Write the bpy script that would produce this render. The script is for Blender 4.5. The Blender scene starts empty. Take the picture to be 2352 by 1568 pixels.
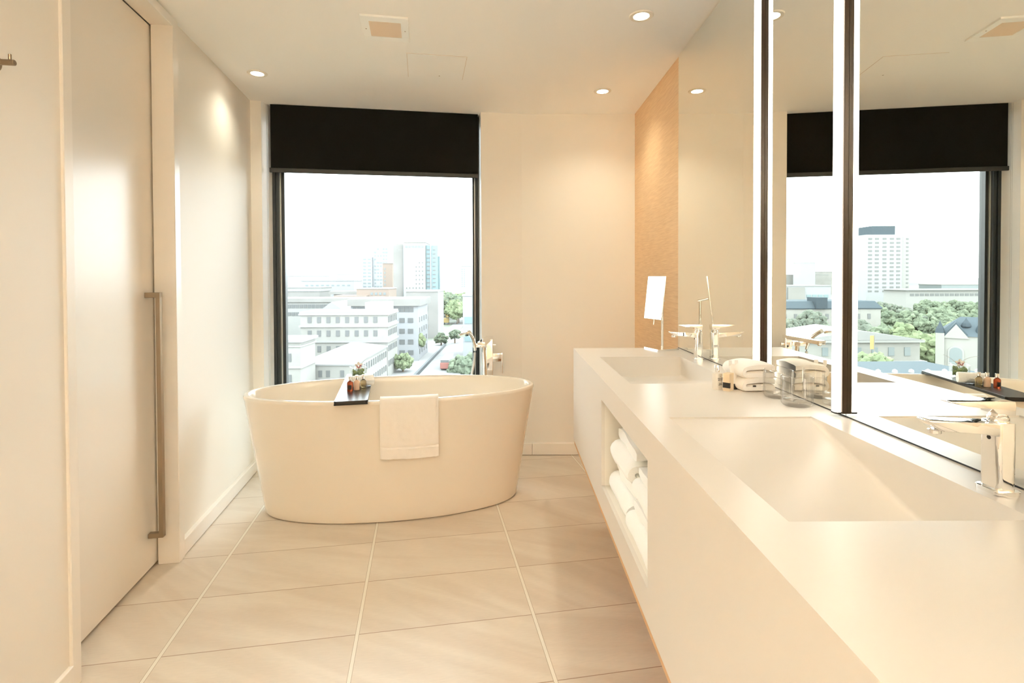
import bpy, bmesh, math, random
from mathutils import Vector, Matrix, Euler, noise

scene = bpy.context.scene
COL = scene.collection
PI = math.pi

# ------------------------------------------------------------------ camera
EYE = 1.25
F_PX = 1206.35
pit, roll, yb = .0164, .0035, -.0055
Rr = Matrix(((math.cos(roll), 0, -math.sin(roll)), (0, 1, 0), (math.sin(roll), 0, math.cos(roll))))
Pp = Matrix(((1, 0, 0), (0, math.cos(pit), -math.sin(pit)), (0, math.sin(pit), math.cos(pit))))
Yy = Matrix(((math.cos(yb), math.sin(yb), 0), (-math.sin(yb), math.cos(yb), 0), (0, 0, 1)))
Rm = Rr @ Pp @ Yy
cd = bpy.data.cameras.new('camera')
cam = bpy.data.objects.new('camera', cd)
COL.objects.link(cam)
cd.sensor_width = 36
cd.sensor_fit = 'HORIZONTAL'
cd.lens = F_PX / 2352 * 36
cd.shift_y = (658.2 - 784) / 2352
cd.clip_start = .02
cd.clip_end = 6000
right, fwd, up = Rm[0], Rm[1], Rm[2]
mw = Matrix(((right[0], up[0], -fwd[0], 0), (right[1], up[1], -fwd[1], 0), (right[2], up[2], -fwd[2], EYE), (0, 0, 0, 1)))
cam.matrix_world = mw
scene.camera = cam

# ------------------------------------------------------------------ world, exposure
scene.view_settings.view_transform = 'Standard'
scene.view_settings.look = 'None'
scene.view_settings.gamma = 1
scene.view_settings.use_curve_mapping = False
scene.view_settings.exposure = 0.80
SKY = 4.8
w = bpy.data.worlds.new('overcast_sky')
scene.world = w
w.use_nodes = True
nt = w.node_tree
bg = nt.nodes['Background']
tc = nt.nodes.new('ShaderNodeTexCoord')
sep = nt.nodes.new('ShaderNodeSeparateXYZ')
rmp = nt.nodes.new('ShaderNodeValToRGB')
nt.links.new(tc.outputs['Generated'], sep.inputs[0])
nt.links.new(sep.outputs['Z'], rmp.inputs[0])
rmp.color_ramp.elements[0].position = 0.0
rmp.color_ramp.elements[0].color = (.90, .965, 1, 1)
rmp.color_ramp.elements[1].position = .6
rmp.color_ramp.elements[1].color = (.87, .96, 1, 1)
nt.links.new(rmp.outputs[0], bg.inputs['Color'])
bg.inputs['Strength'].default_value = SKY
cy = scene.cycles
cy.max_bounces = 20
cy.diffuse_bounces = 16
cy.glossy_bounces = 6
cy.transmission_bounces = 10
cy.transparent_max_bounces = 12
cy.caustics_reflective = False
cy.caustics_refractive = False
cy.sample_clamp_indirect = 12
cy.use_adaptive_sampling = True
cy.adaptive_threshold = .015

# frames: world Y runs along the vanity; the window side of the room is turned by TH
TH = .1648
CA, SA = math.cos(TH), math.sin(TH)
def fa(a, b, z=0): return Vector((a * CA - b * SA, a * SA + b * CA, z))
ZC = 2.40
LAMP = (1.0, .95, .78)

# daylight sampling portal in the window opening
pl = bpy.data.lights.new('daylight_portal', 'AREA')
pl.shape = 'RECTANGLE'
pl.size = 1.42
pl.size_y = 2.32
pl.cycles.is_portal = True
po = bpy.data.objects.new('daylight_portal', pl)
COL.objects.link(po)
po.location = fa(-.303, 3.80, 1.24)
po.rotation_euler = Euler((PI / 2, 0, TH), 'XYZ')   # -Z of the lamp looks into the room
po.rotation_euler = Euler((-PI / 2, 0, TH), 'XYZ')

# ------------------------------------------------------------------ helpers
MATS = {}
def mat(name, col, rough=.5, metal=0, spec=.5, coat=0, bump=None, trans=0, ior=1.45, emit=None, es=0, sheen=0):
    m = bpy.data.materials.new(name)
    m.use_nodes = True
    b = m.node_tree.nodes['Principled BSDF']
    b.inputs['Base Color'].default_value = (*col, 1)
    b.inputs['Roughness'].default_value = rough
    b.inputs['Metallic'].default_value = metal
    b.inputs['Specular IOR Level'].default_value = spec
    b.inputs['Coat Weight'].default_value = coat
    b.inputs['Coat Roughness'].default_value = .06
    b.inputs['Transmission Weight'].default_value = trans
    b.inputs['IOR'].default_value = ior
    b.inputs['Sheen Weight'].default_value = sheen
    if emit:
        b.inputs['Emission Color'].default_value = (*emit, 1)
        b.inputs['Emission Strength'].default_value = es
    if bump:
        sc_, st_, dist = bump
        N = m.node_tree.nodes
        L = m.node_tree.links
        t = N.new('ShaderNodeTexCoord')
        n = N.new('ShaderNodeTexNoise')
        n.inputs['Scale'].default_value = sc_
        n.inputs['Detail'].default_value = 3
        bp = N.new('ShaderNodeBump')
        bp.inputs['Strength'].default_value = st_
        bp.inputs['Distance'].default_value = dist
        L.new(t.outputs['Object'], n.inputs['Vector'])
        L.new(n.outputs['Fac'], bp.inputs['Height'])
        L.new(bp.outputs['Normal'], b.inputs['Normal'])
    MATS[name] = m
    return m
def vary(m, c1, c2, scale=2.0, detail=2, stretch=(1, 1, 1), coord='Object', lo=.35, hi=.65, dist=0):
    N = m.node_tree.nodes
    L = m.node_tree.links
    b = N['Principled BSDF']
    t = N.new('ShaderNodeTexCoord')
    mp = N.new('ShaderNodeMapping')
    mp.inputs['Scale'].default_value = stretch
    n = N.new('ShaderNodeTexNoise')
    n.inputs['Scale'].default_value = scale
    n.inputs['Detail'].default_value = detail
    n.inputs['Distortion'].default_value = dist
    r = N.new('ShaderNodeValToRGB')
    r.color_ramp.elements[0].position = lo
    r.color_ramp.elements[1].position = hi
    r.color_ramp.elements[0].color = (*c1, 1)
    r.color_ramp.elements[1].color = (*c2, 1)
    L.new(t.outputs[coord], mp.inputs[0])
    L.new(mp.outputs[0], n.inputs['Vector'])
    L.new(n.outputs['Fac'], r.inputs[0])
    L.new(r.outputs[0], b.inputs['Base Color'])
    return m

mat('wall_paint', (.86, .83, .765), .55, bump=(180, .04, .001))
mat('gloss_paint', (.86, .82, .75), .28)
mat('ceiling_paint', (.95, .95, .935), .8)
mat('door_paint', (.88, .84, .77), .24)
mat('white_reveal', (.95, .96, .95), .3)
mat('black_frame', (.022, .026, .026), .35)
mat('frame_light', (.75, .78, .76), .3, metal=.6)
mat('blind_fabric', (.0075, .007, .0045), .9, spec=.15, bump=(900, .2, .0005))
mat('blind_bar', (.016, .015, .012), .45)
mat('tub_acrylic', (.86, .80, .70), .16, coat=.3)
mat('solid_surface', (.74, .70, .64), .32)
mat('niche_surface', (.82, .79, .72), .4)
mat('chrome', (.93, .92, .90), .045, metal=1)
mat('satin_nickel', (.38, .30, .21), .38, metal=1)
mat('dark_steel', (.33, .25, .17), .3, metal=1)
mat('mirror_silver', (.90, .90, .845), .0, metal=1)
mat('mirror_edge', (.80, .83, .78), .2)
mat('seam_black', (.015, .012, .008), .5)
mat('bronze_channel', (.035, .022, .012), .35, metal=.3)
mat('tray_black', (.012, .012, .012), .28)
mat('terry', (.95, .91, .85), .95, bump=(420, .5, .003), sheen=.3)
mat('terry_cool', (.93, .93, .90), .95, bump=(300, .5, .003), sheen=.3)
mat('terry_hem', (.88, .83, .77), .8)
mat('clear_glass', (1, 1, 1), .0, trans=1, ior=1.47)
mat('amber_liquid', (1.0, .84, .52), .05, trans=.92, ior=1.35)
mat('red_liquid', (.62, .13, .05), .05, trans=.6, ior=1.35)
mat('cream_lotion', (.86, .62, .45), .2)
mat('label_white', (.74, .69, .61), .4)
mat('label_black', (.02, .018, .015), .4)
mat('ink', (.03, .028, .025), .6)
mat('card_cream', (.78, .64, .44), .45)
mat('card_white', (.86, .84, .80), .4)
mat('moss', (.20, .27, .04), .9, bump=(120, 1, .01))
mat('petal_white', (.90, .88, .84), .5)
mat('orchid_red', (.34, .02, .05), .5)
mat('twig', (.40, .38, .33), .6)
mat('bead_grey', (.36, .36, .34), .4)
mat('vent_white', (.96, .97, .95), .5)
mat('vent_core', (.66, .53, .40), .7)
mat('vent_slat', (.90, .80, .67), .6)
mat('lens_lit', (1, .95, .85), .4, emit=(1, .90, .74), es=14)
mat('strip_lit', (1, .98, .94), .4, emit=(1, .93, .82), es=6)
mat('downlight_trim', (.84, .80, .72), .4)
mat('tag_dark', (.05, .04, .03), .6)

# wood veneer
m = mat('wood_veneer', (.72, .46, .24), .42)
vary(m, (.74, .49, .27), (.87, .62, .37), 6, 6, (1, 1.6, 42), lo=.34, hi=.66, dist=.35)
m = mat('wood_veneer_edge', (.66, .40, .20), .45)

# thin window pane: clear with a faint reflection
def pane_mat():
    m = bpy.data.materials.new('window_glass')
    m.use_nodes = True
    N = m.node_tree.nodes
    L = m.node_tree.links
    N.clear()
    o = N.new('ShaderNodeOutputMaterial')
    mx = N.new('ShaderNodeMixShader')
    tr = N.new('ShaderNodeBsdfTransparent')
    tr.inputs[0].default_value = (.97, .985, .98, 1)
    gl = N.new('ShaderNodeBsdfGlossy')
    gl.inputs['Roughness'].default_value = 0
    fr = N.new('ShaderNodeFresnel')
    fr.inputs[0].default_value = 1.3
    L.new(fr.outputs[0], mx.inputs[0])
    L.new(tr.outputs[0], mx.inputs[1])
    L.new(gl.outputs[0], mx.inputs[2])
    L.new(mx.outputs[0], o.inputs[0])
    MATS['window_glass'] = m
pane_mat()
def thin_glass():
    m = bpy.data.materials.new('tumbler_glass')
    m.use_nodes = True
    N = m.node_tree.nodes; L = m.node_tree.links
    N.clear()
    o = N.new('ShaderNodeOutputMaterial'); mx = N.new('ShaderNodeMixShader')
    tr = N.new('ShaderNodeBsdfTransparent'); tr.inputs[0].default_value = (.99, .988, .98, 1)
    gl = N.new('ShaderNodeBsdfGlossy'); gl.inputs['Roughness'].default_value = .02
    lw = N.new('ShaderNodeLayerWeight'); lw.inputs[0].default_value = .5
    p = N.new('ShaderNodeMath'); p.operation = 'POWER'; p.inputs[1].default_value = 3
    q = N.new('ShaderNodeMath'); q.operation = 'MULTIPLY_ADD'; q.inputs[1].default_value = .65; q.inputs[2].default_value = .035
    L.new(lw.outputs['Facing'], p.inputs[0]); L.new(p.outputs[0], q.inputs[0]); L.new(q.outputs[0], mx.inputs[0])
    L.new(tr.outputs[0], mx.inputs[1]); L.new(gl.outputs[0], mx.inputs[2]); L.new(mx.outputs[0], o.inputs[0])
    MATS['tumbler_glass'] = m
thin_glass()

# floor tiles: 633 x 327 mm, pale wide joints one way, hairline joints the other
def floor_mat():
    m = bpy.data.materials.new('floor_tile')
    m.use_nodes = True
    N = m.node_tree.nodes
    L = m.node_tree.links
    b = N['Principled BSDF']
    t = N.new('ShaderNodeTexCoord')
    s = N.new('ShaderNodeSeparateXYZ')
    L.new(t.outputs['Object'], s.inputs[0])
    def mth(op, a, bb=None, c=None):
        n = N.new('ShaderNodeMath')
        n.operation = op
        for i, v in enumerate((a, bb, c)):
            if v is None: continue
            if isinstance(v, (int, float)): n.inputs[i].default_value = v
            else: L.new(v, n.inputs[i])
        return n.outputs[0]
    def cell(v, off, size):
        u = mth('DIVIDE', mth('SUBTRACT', v, off), size)
        fr = mth('FRACT', u)
        d = mth('MULTIPLY', mth('MINIMUM', fr, mth('SUBTRACT', 1.0, fr)), size)
        return mth('FLOOR', u), d
    ia, da = cell(s.outputs['X'], -.864, .633)
    ib, db = cell(s.outputs['Y'], 1.565, .3267)
    wide = mth('LESS_THAN', da, .0055)
    edge = mth('LESS_THAN', da, .0072)
    thin = mth('LESS_THAN', db, .0016)
    cmb = N.new('ShaderNodeCombineXYZ')
    L.new(ia, cmb.inputs[0]); L.new(ib, cmb.inputs[1])
    wn = N.new('ShaderNodeTexWhiteNoise')
    L.new(cmb.outputs[0], wn.inputs['Vector'])
    # veins per tile, rotated by tile
    vr = N.new('ShaderNodeVectorRotate')
    vr.rotation_type = 'Z_AXIS'
    L.new(t.outputs['Object'], vr.inputs['Vector'])
    L.new(mth('ADD', mth('MULTIPLY', wn.outputs['Value'], .7), .15), vr.inputs['Angle'])
    ad = N.new('ShaderNodeVectorMath'); ad.operation = 'ADD'
    L.new(vr.outputs[0], ad.inputs[0]); L.new(wn.outputs['Color'], ad.inputs[1])
    mp = N.new('ShaderNodeMapping')
    mp.inputs['Scale'].default_value = (.8, 5.5, 1)
    L.new(ad.outputs[0], mp.inputs[0])
    n1 = N.new('ShaderNodeTexNoise')
    n1.inputs['Scale'].default_value = 1.6
    n1.inputs['Detail'].default_value = 3
    n1.inputs['Distortion'].default_value = .8
    L.new(mp.outputs[0], n1.inputs['Vector'])
    r = N.new('ShaderNodeValToRGB')
    r.color_ramp.elements[0].position = .35
    r.color_ramp.elements[1].position = .68
    r.color_ramp.elements[0].color = (.68, .595, .49, 1)
    r.color_ramp.elements[1].color = (.76, .69, .585, 1)
    L.new(n1.outputs['Fac'], r.inputs[0])
    mp2 = N.new('ShaderNodeMapping')
    mp2.inputs['Scale'].default_value = (25, 260, 1)
    mp2.inputs['Rotation'].default_value = (0, 0, .7)
    L.new(t.outputs['Object'], mp2.inputs[0])
    n2 = N.new('ShaderNodeTexNoise')
    n2.inputs['Scale'].default_value = 1
    L.new(mp2.outputs[0], n2.inputs['Vector'])
    mxa = N.new('ShaderNodeMix'); mxa.data_type = 'RGBA'; mxa.blend_type = 'MULTIPLY'
    mxa.inputs[0].default_value = .16
    L.new(r.outputs[0], mxa.inputs[6]); L.new(n2.outputs['Fac'], mxa.inputs[7])
    def over(base, fac, col):
        x = N.new('ShaderNodeMix'); x.data_type = 'RGBA'
        L.new(fac, x.inputs[0]); L.new(base, x.inputs[6]); x.inputs[7].default_value = (*col, 1)
        return x.outputs[2]
    c = over(mxa.outputs[2], thin, (.34, .24, .16))
    c = over(c, edge, (.40, .33, .24))
    c = over(c, wide, (.78, .75, .66))
    L.new(c, b.inputs['Base Color'])
    b.inputs['Roughness'].default_value = .36
    b.inputs['Specular IOR Level'].default_value = .5
    bp = N.new('ShaderNodeBump'); bp.inputs['Strength'].default_value = .08; bp.inputs['Distance'].default_value = .002
    L.new(n2.outputs['Fac'], bp.inputs['Height']); L.new(bp.outputs[0], b.inputs['Normal'])
    MATS['floor_tile'] = m
floor_mat()

def tag(o, label=None, cat=None, group=None, kind=None):
    if label: o['label'] = label
    if cat: o['category'] = cat
    if group: o['group'] = group
    if kind: o['kind'] = kind
    return o
def obj(name, bm, m, parent=None, loc=(0, 0, 0), rz=0, smooth=False, rot=None):
    me = bpy.data.meshes.new(name)
    bmesh.ops.recalc_face_normals(bm, faces=bm.faces)
    bm.to_mesh(me)
    bm.free()
    me.materials.append(MATS[m] if isinstance(m, str) else m)
    if smooth:
        for p in me.polygons: p.use_smooth = True
        try: me.set_sharp_from_angle(angle=math.radians(38))
        except Exception: pass
    o = bpy.data.objects.new(name, me)
    COL.objects.link(o)
    o.location = loc
    o.rotation_euler = rot if rot else (0, 0, rz)
    if parent: o.parent = parent
    return o
def thing(name, label, cat, loc=(0, 0, 0), rz=0, group=None, rot=None):
    o = bpy.data.objects.new(name, None)
    COL.objects.link(o)
    o.empty_display_size = .05
    o.location = loc
    o.rotation_euler = rot if rot else (0, 0, rz)
    return tag(o, label, cat, group)
def box(bm, x0, x1, y0, y1, z0, z1, bev=0, seg=2, M=None):
    t = bmesh.new()
    bmesh.ops.create_cube(t, size=1)
    for v in t.verts:
        v.co = Vector(((x0 + x1) / 2 + v.co.x * (x1 - x0), (y0 + y1) / 2 + v.co.y * (y1 - y0), (z0 + z1) / 2 + v.co.z * (z1 - z0)))
    if bev:
        bmesh.ops.bevel(t, geom=t.edges[:], offset=bev, segments=seg, profile=.5, affect='EDGES', clamp_overlap=True)
    merge(bm, t, M)
    return bm
def merge(bm, t, M=None):
    if M is not None: bmesh.ops.transform(t, matrix=M, verts=t.verts)
    me = bpy.data.meshes.new('tmp')
    t.to_mesh(me)
    t.free()
    bm.from_mesh(me)
    bpy.data.meshes.remove(me)
def B(*a, **k): return box(bmesh.new(), *a, **k)
def lathe(bm, prof, n=32, c=(0, 0, 0), M=None):
    t = bmesh.new()
    rings = []
    for r, z in prof:
        if r < 1e-6: rings.append([t.verts.new((0, 0, z))])
        else: rings.append([t.verts.new((r * math.cos(2 * PI * i / n), r * math.sin(2 * PI * i / n), z)) for i in range(n)])
    for A_, B_ in zip(rings, rings[1:]):
        for i in range(n):
            j = (i + 1) % n
            if len(A_) == 1 and len(B_) == 1: continue
            if len(A_) == 1: t.faces.new((A_[0], B_[i], B_[j]))
            elif len(B_) == 1: t.faces.new((A_[i], B_[0], A_[j]))
            else: t.faces.new((A_[i], A_[j], B_[j], B_[i]))
    MM = Matrix.Translation(c)
    if M is not None: MM = M @ MM
    merge(bm, t, MM)
    return bm
def cyl(bm, p, q, r, n=20, r2=None):
    p, q = Vector(p), Vector(q)
    d = q - p
    L = d.length
    r2 = r if r2 is None else r2
    e = min(r, r2) * .18
    M = Matrix.Translation(p) @ d.to_track_quat('Z', 'Y').to_matrix().to_4x4()
    lathe(bm, [(0, 0), (r - e, 0), (r, e), (r2, L - e), (r2 - e, L), (0, L)], n, M=M)
    return bm
def tube(bm, pts, r, n=10, taper=None):
    pts = [Vector(p) for p in pts]
    rings = []
    upv = Vector((0, 0, 1))
    for i, p in enumerate(pts):
        d = (pts[min(i + 1, len(pts) - 1)] - pts[max(i - 1, 0)]).normalized()
        a = d.cross(upv)
        if a.length < 1e-3: a = d.cross(Vector((1, 0, 0)))
        a.normalize()
        b = a.cross(d).normalized()
        rr = r * (taper(i / (len(pts) - 1)) if taper else 1)
        rings.append([bm.verts.new(p + rr * (a * math.cos(2 * PI * k / n) + b * math.sin(2 * PI * k / n))) for k in range(n)])
    for A_, B_ in zip(rings, rings[1:]):
        for k in range(n):
            bm.faces.new((A_[k], A_[(k + 1) % n], B_[(k + 1) % n], B_[k]))
    bm.faces.new(rings[0][::-1]); bm.faces.new(rings[-1])
    return bm
def bez(p0, p1, p2, p3, n=14):
    p0, p1, p2, p3 = map(Vector, (p0, p1, p2, p3))
    return [((1 - t) ** 3) * p0 + 3 * (1 - t) ** 2 * t * p1 + 3 * (1 - t) * t * t * p2 + t ** 3 * p3 for t in [i / n for i in range(n + 1)]]
def prism(bm, pts, z0, z1, bev=0):
    t = bmesh.new()
    lo = [t.verts.new((x, y, z0)) for x, y in pts]
    hi = [t.verts.new((x, y, z1)) for x, y in pts]
    n = len(pts)
    t.faces.new(lo[::-1]); t.faces.new(hi)
    for i in range(n): t.faces.new((lo[i], lo[(i + 1) % n], hi[(i + 1) % n], hi[i]))
    if bev: bmesh.ops.bevel(t, geom=t.edges[:], offset=bev, segments=2, profile=.5, affect='EDGES', clamp_overlap=True)
    merge(bm, t)
    return bm
def rrect(w, d, r, n=5, cx=0, cy_=0):
    out = []
    for sx, sy, a0 in ((1, 1, 0), (-1, 1, PI / 2), (-1, -1, PI), (1, -1, 1.5 * PI)):
        for i in range(n + 1):
            a = a0 + PI / 2 * i / n
            out.append((cx + sx * (w / 2 - r) + r * math.cos(a), cy_ + sy * (d / 2 - r) + r * math.sin(a)))
    return out
def copy_tree(o, parent=None):
    c = o.copy()
    COL.objects.link(c)
    if parent: c.parent = parent
    for ch in o.children: copy_tree(ch, c)
    return c
def text_mesh(name, s, size, m, parent, M, ext=.0002):
    cu = bpy.data.curves.new(name, 'FONT')
    cu.body = s
    cu.size = size
    cu.extrude = ext
    cu.align_x = 'CENTER'
    cu.align_y = 'CENTER'
    t = bpy.data.objects.new('tmp', cu)
    me = bpy.data.meshes.new_from_object(t)
    bpy.data.objects.remove(t)
    me.transform(M)
    me.materials.append(MATS[m])
    o = bpy.data.objects.new(name, me)
    COL.objects.link(o)
    o.parent = parent
    return o

# ------------------------------------------------------------------ room shell
def S(name, bm, m, rz=TH, parent=None, smooth=False):
    o = obj(name, bm, m, parent, (0, 0, 0), rz if parent is None else 0, smooth)
    return tag(o, kind='structure')
S('floor', B(-1.9, 2.6, -2.0, 4.0, -.12, 0), 'floor_tile')
S('ceiling', B(-1.9, 2.6, -2.0, 4.0, ZC, ZC + .15), 'ceiling_paint')
S('wall_left', B(-1.30, -1.083, 2.563, 3.95, 0, ZC), 'wall_paint')
# near pier with its sliding door pocket
S('wall_pier', B(-1.13, -1.060, -1.75, 1.780, 0, ZC), 'wall_paint')
S('wall_hall', B(-1.34, -1.30, -1.75, 2.6, 0, ZC), 'wall_paint')
# window wall: returns either side, low sill, and the outer shell
bm = bmesh.new()
box(bm, -1.30, -1.017, 3.64, 3.95, 0, ZC)
box(bm, .411, .80, 3.64, 3.95, 0, ZC)
box(bm, -1.017, .411, 3.64, 3.95, 0, .08)
S('wall_window', bm, 'wall_paint')
# reveal linings in crisp white
bm = bmesh.new()
prism(bm, [(-1.0168, 3.641), (-1.0185, 3.80), (-.984, 3.80), (-.984, 3.7545)], .08, ZC)
prism(bm, [(.4108, 3.641), (.4065, 3.7545), (.4065, 3.80), (.4125, 3.80)], .08, ZC)
S('trim_1', bm, 'white_reveal')
S('wall_back', B(.0, 1.25, 3.705, 3.85, 0, ZC), 'wall_paint', rz=0)
S('wall_right', B(.888, 1.0, -1.9, 3.80, 0, ZC), 'wood_veneer', rz=0)
S('wall_near', B(-1.9, 1.6, -1.55, -1.45, 0, ZC), 'wall_paint', rz=0)
# door casing at the far side of the opening, head and near casing
bm = bmesh.new()
box(bm, -1.146, -1.058, 2.512, 2.563, 0, 2.355, .002, 1)
S('trim_2', bm, 'gloss_paint')
bm = bmesh.new()
box(bm, -1.150, -1.058, 1.822, 2.563, 2.349, 2.388, .002, 1)
box(bm, -1.30, -1.083, 1.78, 2.563, 2.388, ZC)
S('trim_3', bm, 'gloss_paint')
bm = bmesh.new()
box(bm, -1.128, -1.051, 1.780, 1.822, 0, 2.388, .002, 1)
S('trim_4', bm, 'gloss_paint')
def baseb(bm, a0, a1, b0, b1, h, lip):
    box(bm, a0, a1, b0, b1, .003, h, .0025, 2)
bm = bmesh.new(); baseb(bm, -1.084, -1.061, 2.568, 3.64, .075, 0); S('baseboard_left', bm, 'gloss_paint')
bm = bmesh.new(); baseb(bm, -1.061, -1.046, .3, 1.778, .080, 0); S('baseboard_pier', bm, 'gloss_paint')
bm = bmesh.new()
box(bm, .04, .158, 3.683, 3.706, .003, .083, .0025, 2)
box(bm, .1595, .888, 3.683, 3.706, .003, .083, .0025, 2)
S('baseboard_back', bm, 'gloss_paint', rz=0)

# ------------------------------------------------------------------ window frame, pane, blind
wf = bpy.data.objects.new('window_1', None); COL.objects.link(wf); wf.rotation_euler = (0, 0, TH); tag(wf, kind='structure')
bm = bmesh.new()
for s, a in ((1, -.984), (-1, .4065)):
    def seg(p0, p1, b0, b1): box(bm, min(a + s * p0, a + s * p1), max(a + s * p0, a + s * p1), b0, b1, .08, ZC, .001, 1)
    k = 1 if s > 0 else .62
    seg(0, .018 * k, 3.755, 3.86); seg(.018 * k, .040 * k, 3.766, 3.86); seg(.047 * k, .066 * k, 3.80, 3.86)
box(bm, -.984, .4065, 3.76, 3.86, .08, .14)
box(bm, -.984, .4065, 3.76, 3.86, ZC - .05, ZC)
S('window_frame', bm, 'black_frame', parent=wf)
bm = bmesh.new()
box(bm, -.944, -.937, 3.79, 3.855, .14, ZC - .05)
box(bm, .3775, .3818, 3.79, 3.855, .14, ZC - .05)
S('window_gasket', bm, 'frame_light', parent=wf)
S('window_pane', B(-.925, .372, 3.83, 3.838, .13, ZC - .04), 'window_glass', parent=wf)

bl = thing('roller_blind', 'black roller blind drawn a third of the way down over the tall window', 'blind', fa(-.29, 3.69, ZC), TH)
obj('blind_fabric', B(-.684, .685, -.001, .001, -.43, -.002), 'blind_fabric', bl)
obj('bottom_bar', B(-.692, .688, -.006, .006, -.448, -.418, .003, 2), 'blind_bar', bl)
bm = bmesh.new(); cyl(bm, (-.684, .03, -.035), (.685, .03, -.035), .022, 20); obj('roller_tube', bm, 'blind_bar', bl, smooth=True)
bm = bmesh.new()
t0 = bmesh.new(); bmesh.ops.create_icosphere(t0, subdivisions=1, radius=.0015)
me0 = bpy.data.meshes.new('tmp'); t0.to_mesh(me0); t0.free()
for a in (-.7050, -.6965):
    for k in range(330):
        n0 = len(bm.verts)
        bm.from_mesh(me0)
        bm.verts.ensure_lookup_table()
        for v in bm.verts[n0:]: v.co += Vector((a, -.012, -.01 - k * .0062))
    tube(bm, [(a, -.012, -.005), (a, -.012, -.01 - 330 * .0062)], .0003, 6)
bpy.data.meshes.remove(me0)
obj('bead_chain', bm, 'bead_grey', bl)

# ------------------------------------------------------------------ sliding door
dr = bpy.data.objects.new('door_1', None); COL.objects.link(dr); dr.rotation_euler = (0, 0, TH); tag(dr, kind='structure')
tag(obj('door_panel', B(-1.190, -1.153, 1.30, 2.535, .012, 2.348, .0015, 1), 'door_paint', dr), kind='structure')
hd = None
bm = bmesh.new()
box(bm, -1.111, -1.094, 2.444, 2.468, .148, 1.194, .0012, 1)
box(bm, -1.153, -1.094, 2.444, 2.468, 1.172, 1.194, .001, 1)
box(bm, -1.153, -1.094, 2.444, 2.468, .148, .168, .001, 1)
hd = obj('door_handle', bm, 'satin_nickel', dr); hd['label'] = 'long brushed metal bar handle'

hk = thing('robe_hook', 'small brushed metal robe hook on the wall beside the sliding door', 'hook', fa(-1.06, 1.535, 1.80), TH)
bm = bmesh.new(); cyl(bm, (0, 0, 0), (.006, 0, 0), .022, 24); obj('backplate', bm, 'dark_steel', hk, smooth=True)
bm = bmesh.new(); cyl(bm, (.004, 0, 0), (.047, 0, 0), .0075, 18); cyl(bm, (.036, 0, 0), (.036, 0, .021), .0036, 14); obj('peg', bm, 'dark_steel', hk, smooth=True)

# ------------------------------------------------------------------ ceiling fittings
def downlight(x, y, label, power):
    t = thing('downlight', label, 'ceiling light', (x, y, ZC), 0, 'recessed ceiling downlights')
    bm = bmesh.new()
    lathe(bm, [(.034, -.004), (.040, -.0052), (.050, -.005), (.053, -.0015), (.053, 0), (.034, 0), (.034, -.004)], 40)
    obj('trim_ring', bm, 'downlight_trim', t, smooth=True)
    bm = bmesh.new(); lathe(bm, [(0, -.0035), (.0335, -.0035), (.0335, -.001), (0, -.001)], 32); obj('lens', bm, 'lens_lit', t, smooth=True)
    l = bpy.data.lights.new('downlight_lamp', 'SPOT')
    l.energy = power; l.color = LAMP; l.spot_size = math.radians(132); l.spot_blend = 1.0; l.shadow_soft_size = .05
    lo = bpy.data.objects.new('downlight_lamp', l); COL.objects.link(lo); lo.parent = t; lo.location = (0, 0, -.012)
    return t
PW = 13
downlight(-1.404, 2.964, 'round recessed downlight near the ceiling corner above the left wall', PW * .7)
downlight(.580, 3.253, 'round recessed downlight in front of the back wall, farthest along the mirror row', PW)
downlight(.585, 2.323, 'round recessed downlight above the far basin, largest of the visible ones', PW)
for x, y, s in ((.585, 1.39, 'near end of the mirror'), (.585, .46, 'near basin'), (.585, -.47, 'end of the counter nearest the room entrance'), (-.55, .30, 'floor by the entrance'), (-.55, 1.55, 'floor by the sliding door')):  # out-of-frame downlights, added to raise the room's brightness
    downlight(x, y, 'round recessed downlight added out of view in the ceiling over the ' + s, 1 if x > 0 else 6)

def uplight(loc, rz, label, power):  # invented fixture behind the camera, added to brighten the ceiling
    t = thing('fill_uplight', label, 'fill light', loc, rz, 'unseen fill uplights added behind the camera')
    obj('bracket', B(0, .012, -.05, .05, -.06, .06, .002, 1), 'satin_nickel', t)
    bm = bmesh.new()
    box(bm, .010, .095, -.150, -.146, -.03, .03); box(bm, .010, .095, .146, .150, -.03, .03)
    box(bm, .091, .095, -.146, .146, -.03, .03); box(bm, .010, .014, -.146, .146, -.03, .03); box(bm, .014, .091, -.146, .146, -.03, -.026)
    obj('shade', bm, 'satin_nickel', t)
    obj('diffuser', B(.015, .090, -.145, .145, .020, .023), 'lens_lit', t)
    l = bpy.data.lights.new('fill_uplight_lamp', 'AREA')
    l.shape = 'RECTANGLE'; l.size = .07; l.size_y = .28; l.energy = power; l.color = UPC; l.spread = math.radians(165)
    lo = bpy.data.objects.new('fill_uplight_lamp', l); COL.objects.link(lo); lo.parent = t; lo.location = (.052, 0, .030); lo.rotation_euler = (PI, 0, 0)
UPW = 46
UPC = (1.0, .93, .81)
uplight(Vector((-.85, -1.45, 1.78)), PI / 2, 'slim metal fill uplight added unseen on the wall beside the entrance', UPW)
uplight(Vector((-.20, -1.45, 1.78)), PI / 2, 'slim metal fill uplight added unseen in the middle of the entrance wall', UPW)

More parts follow.
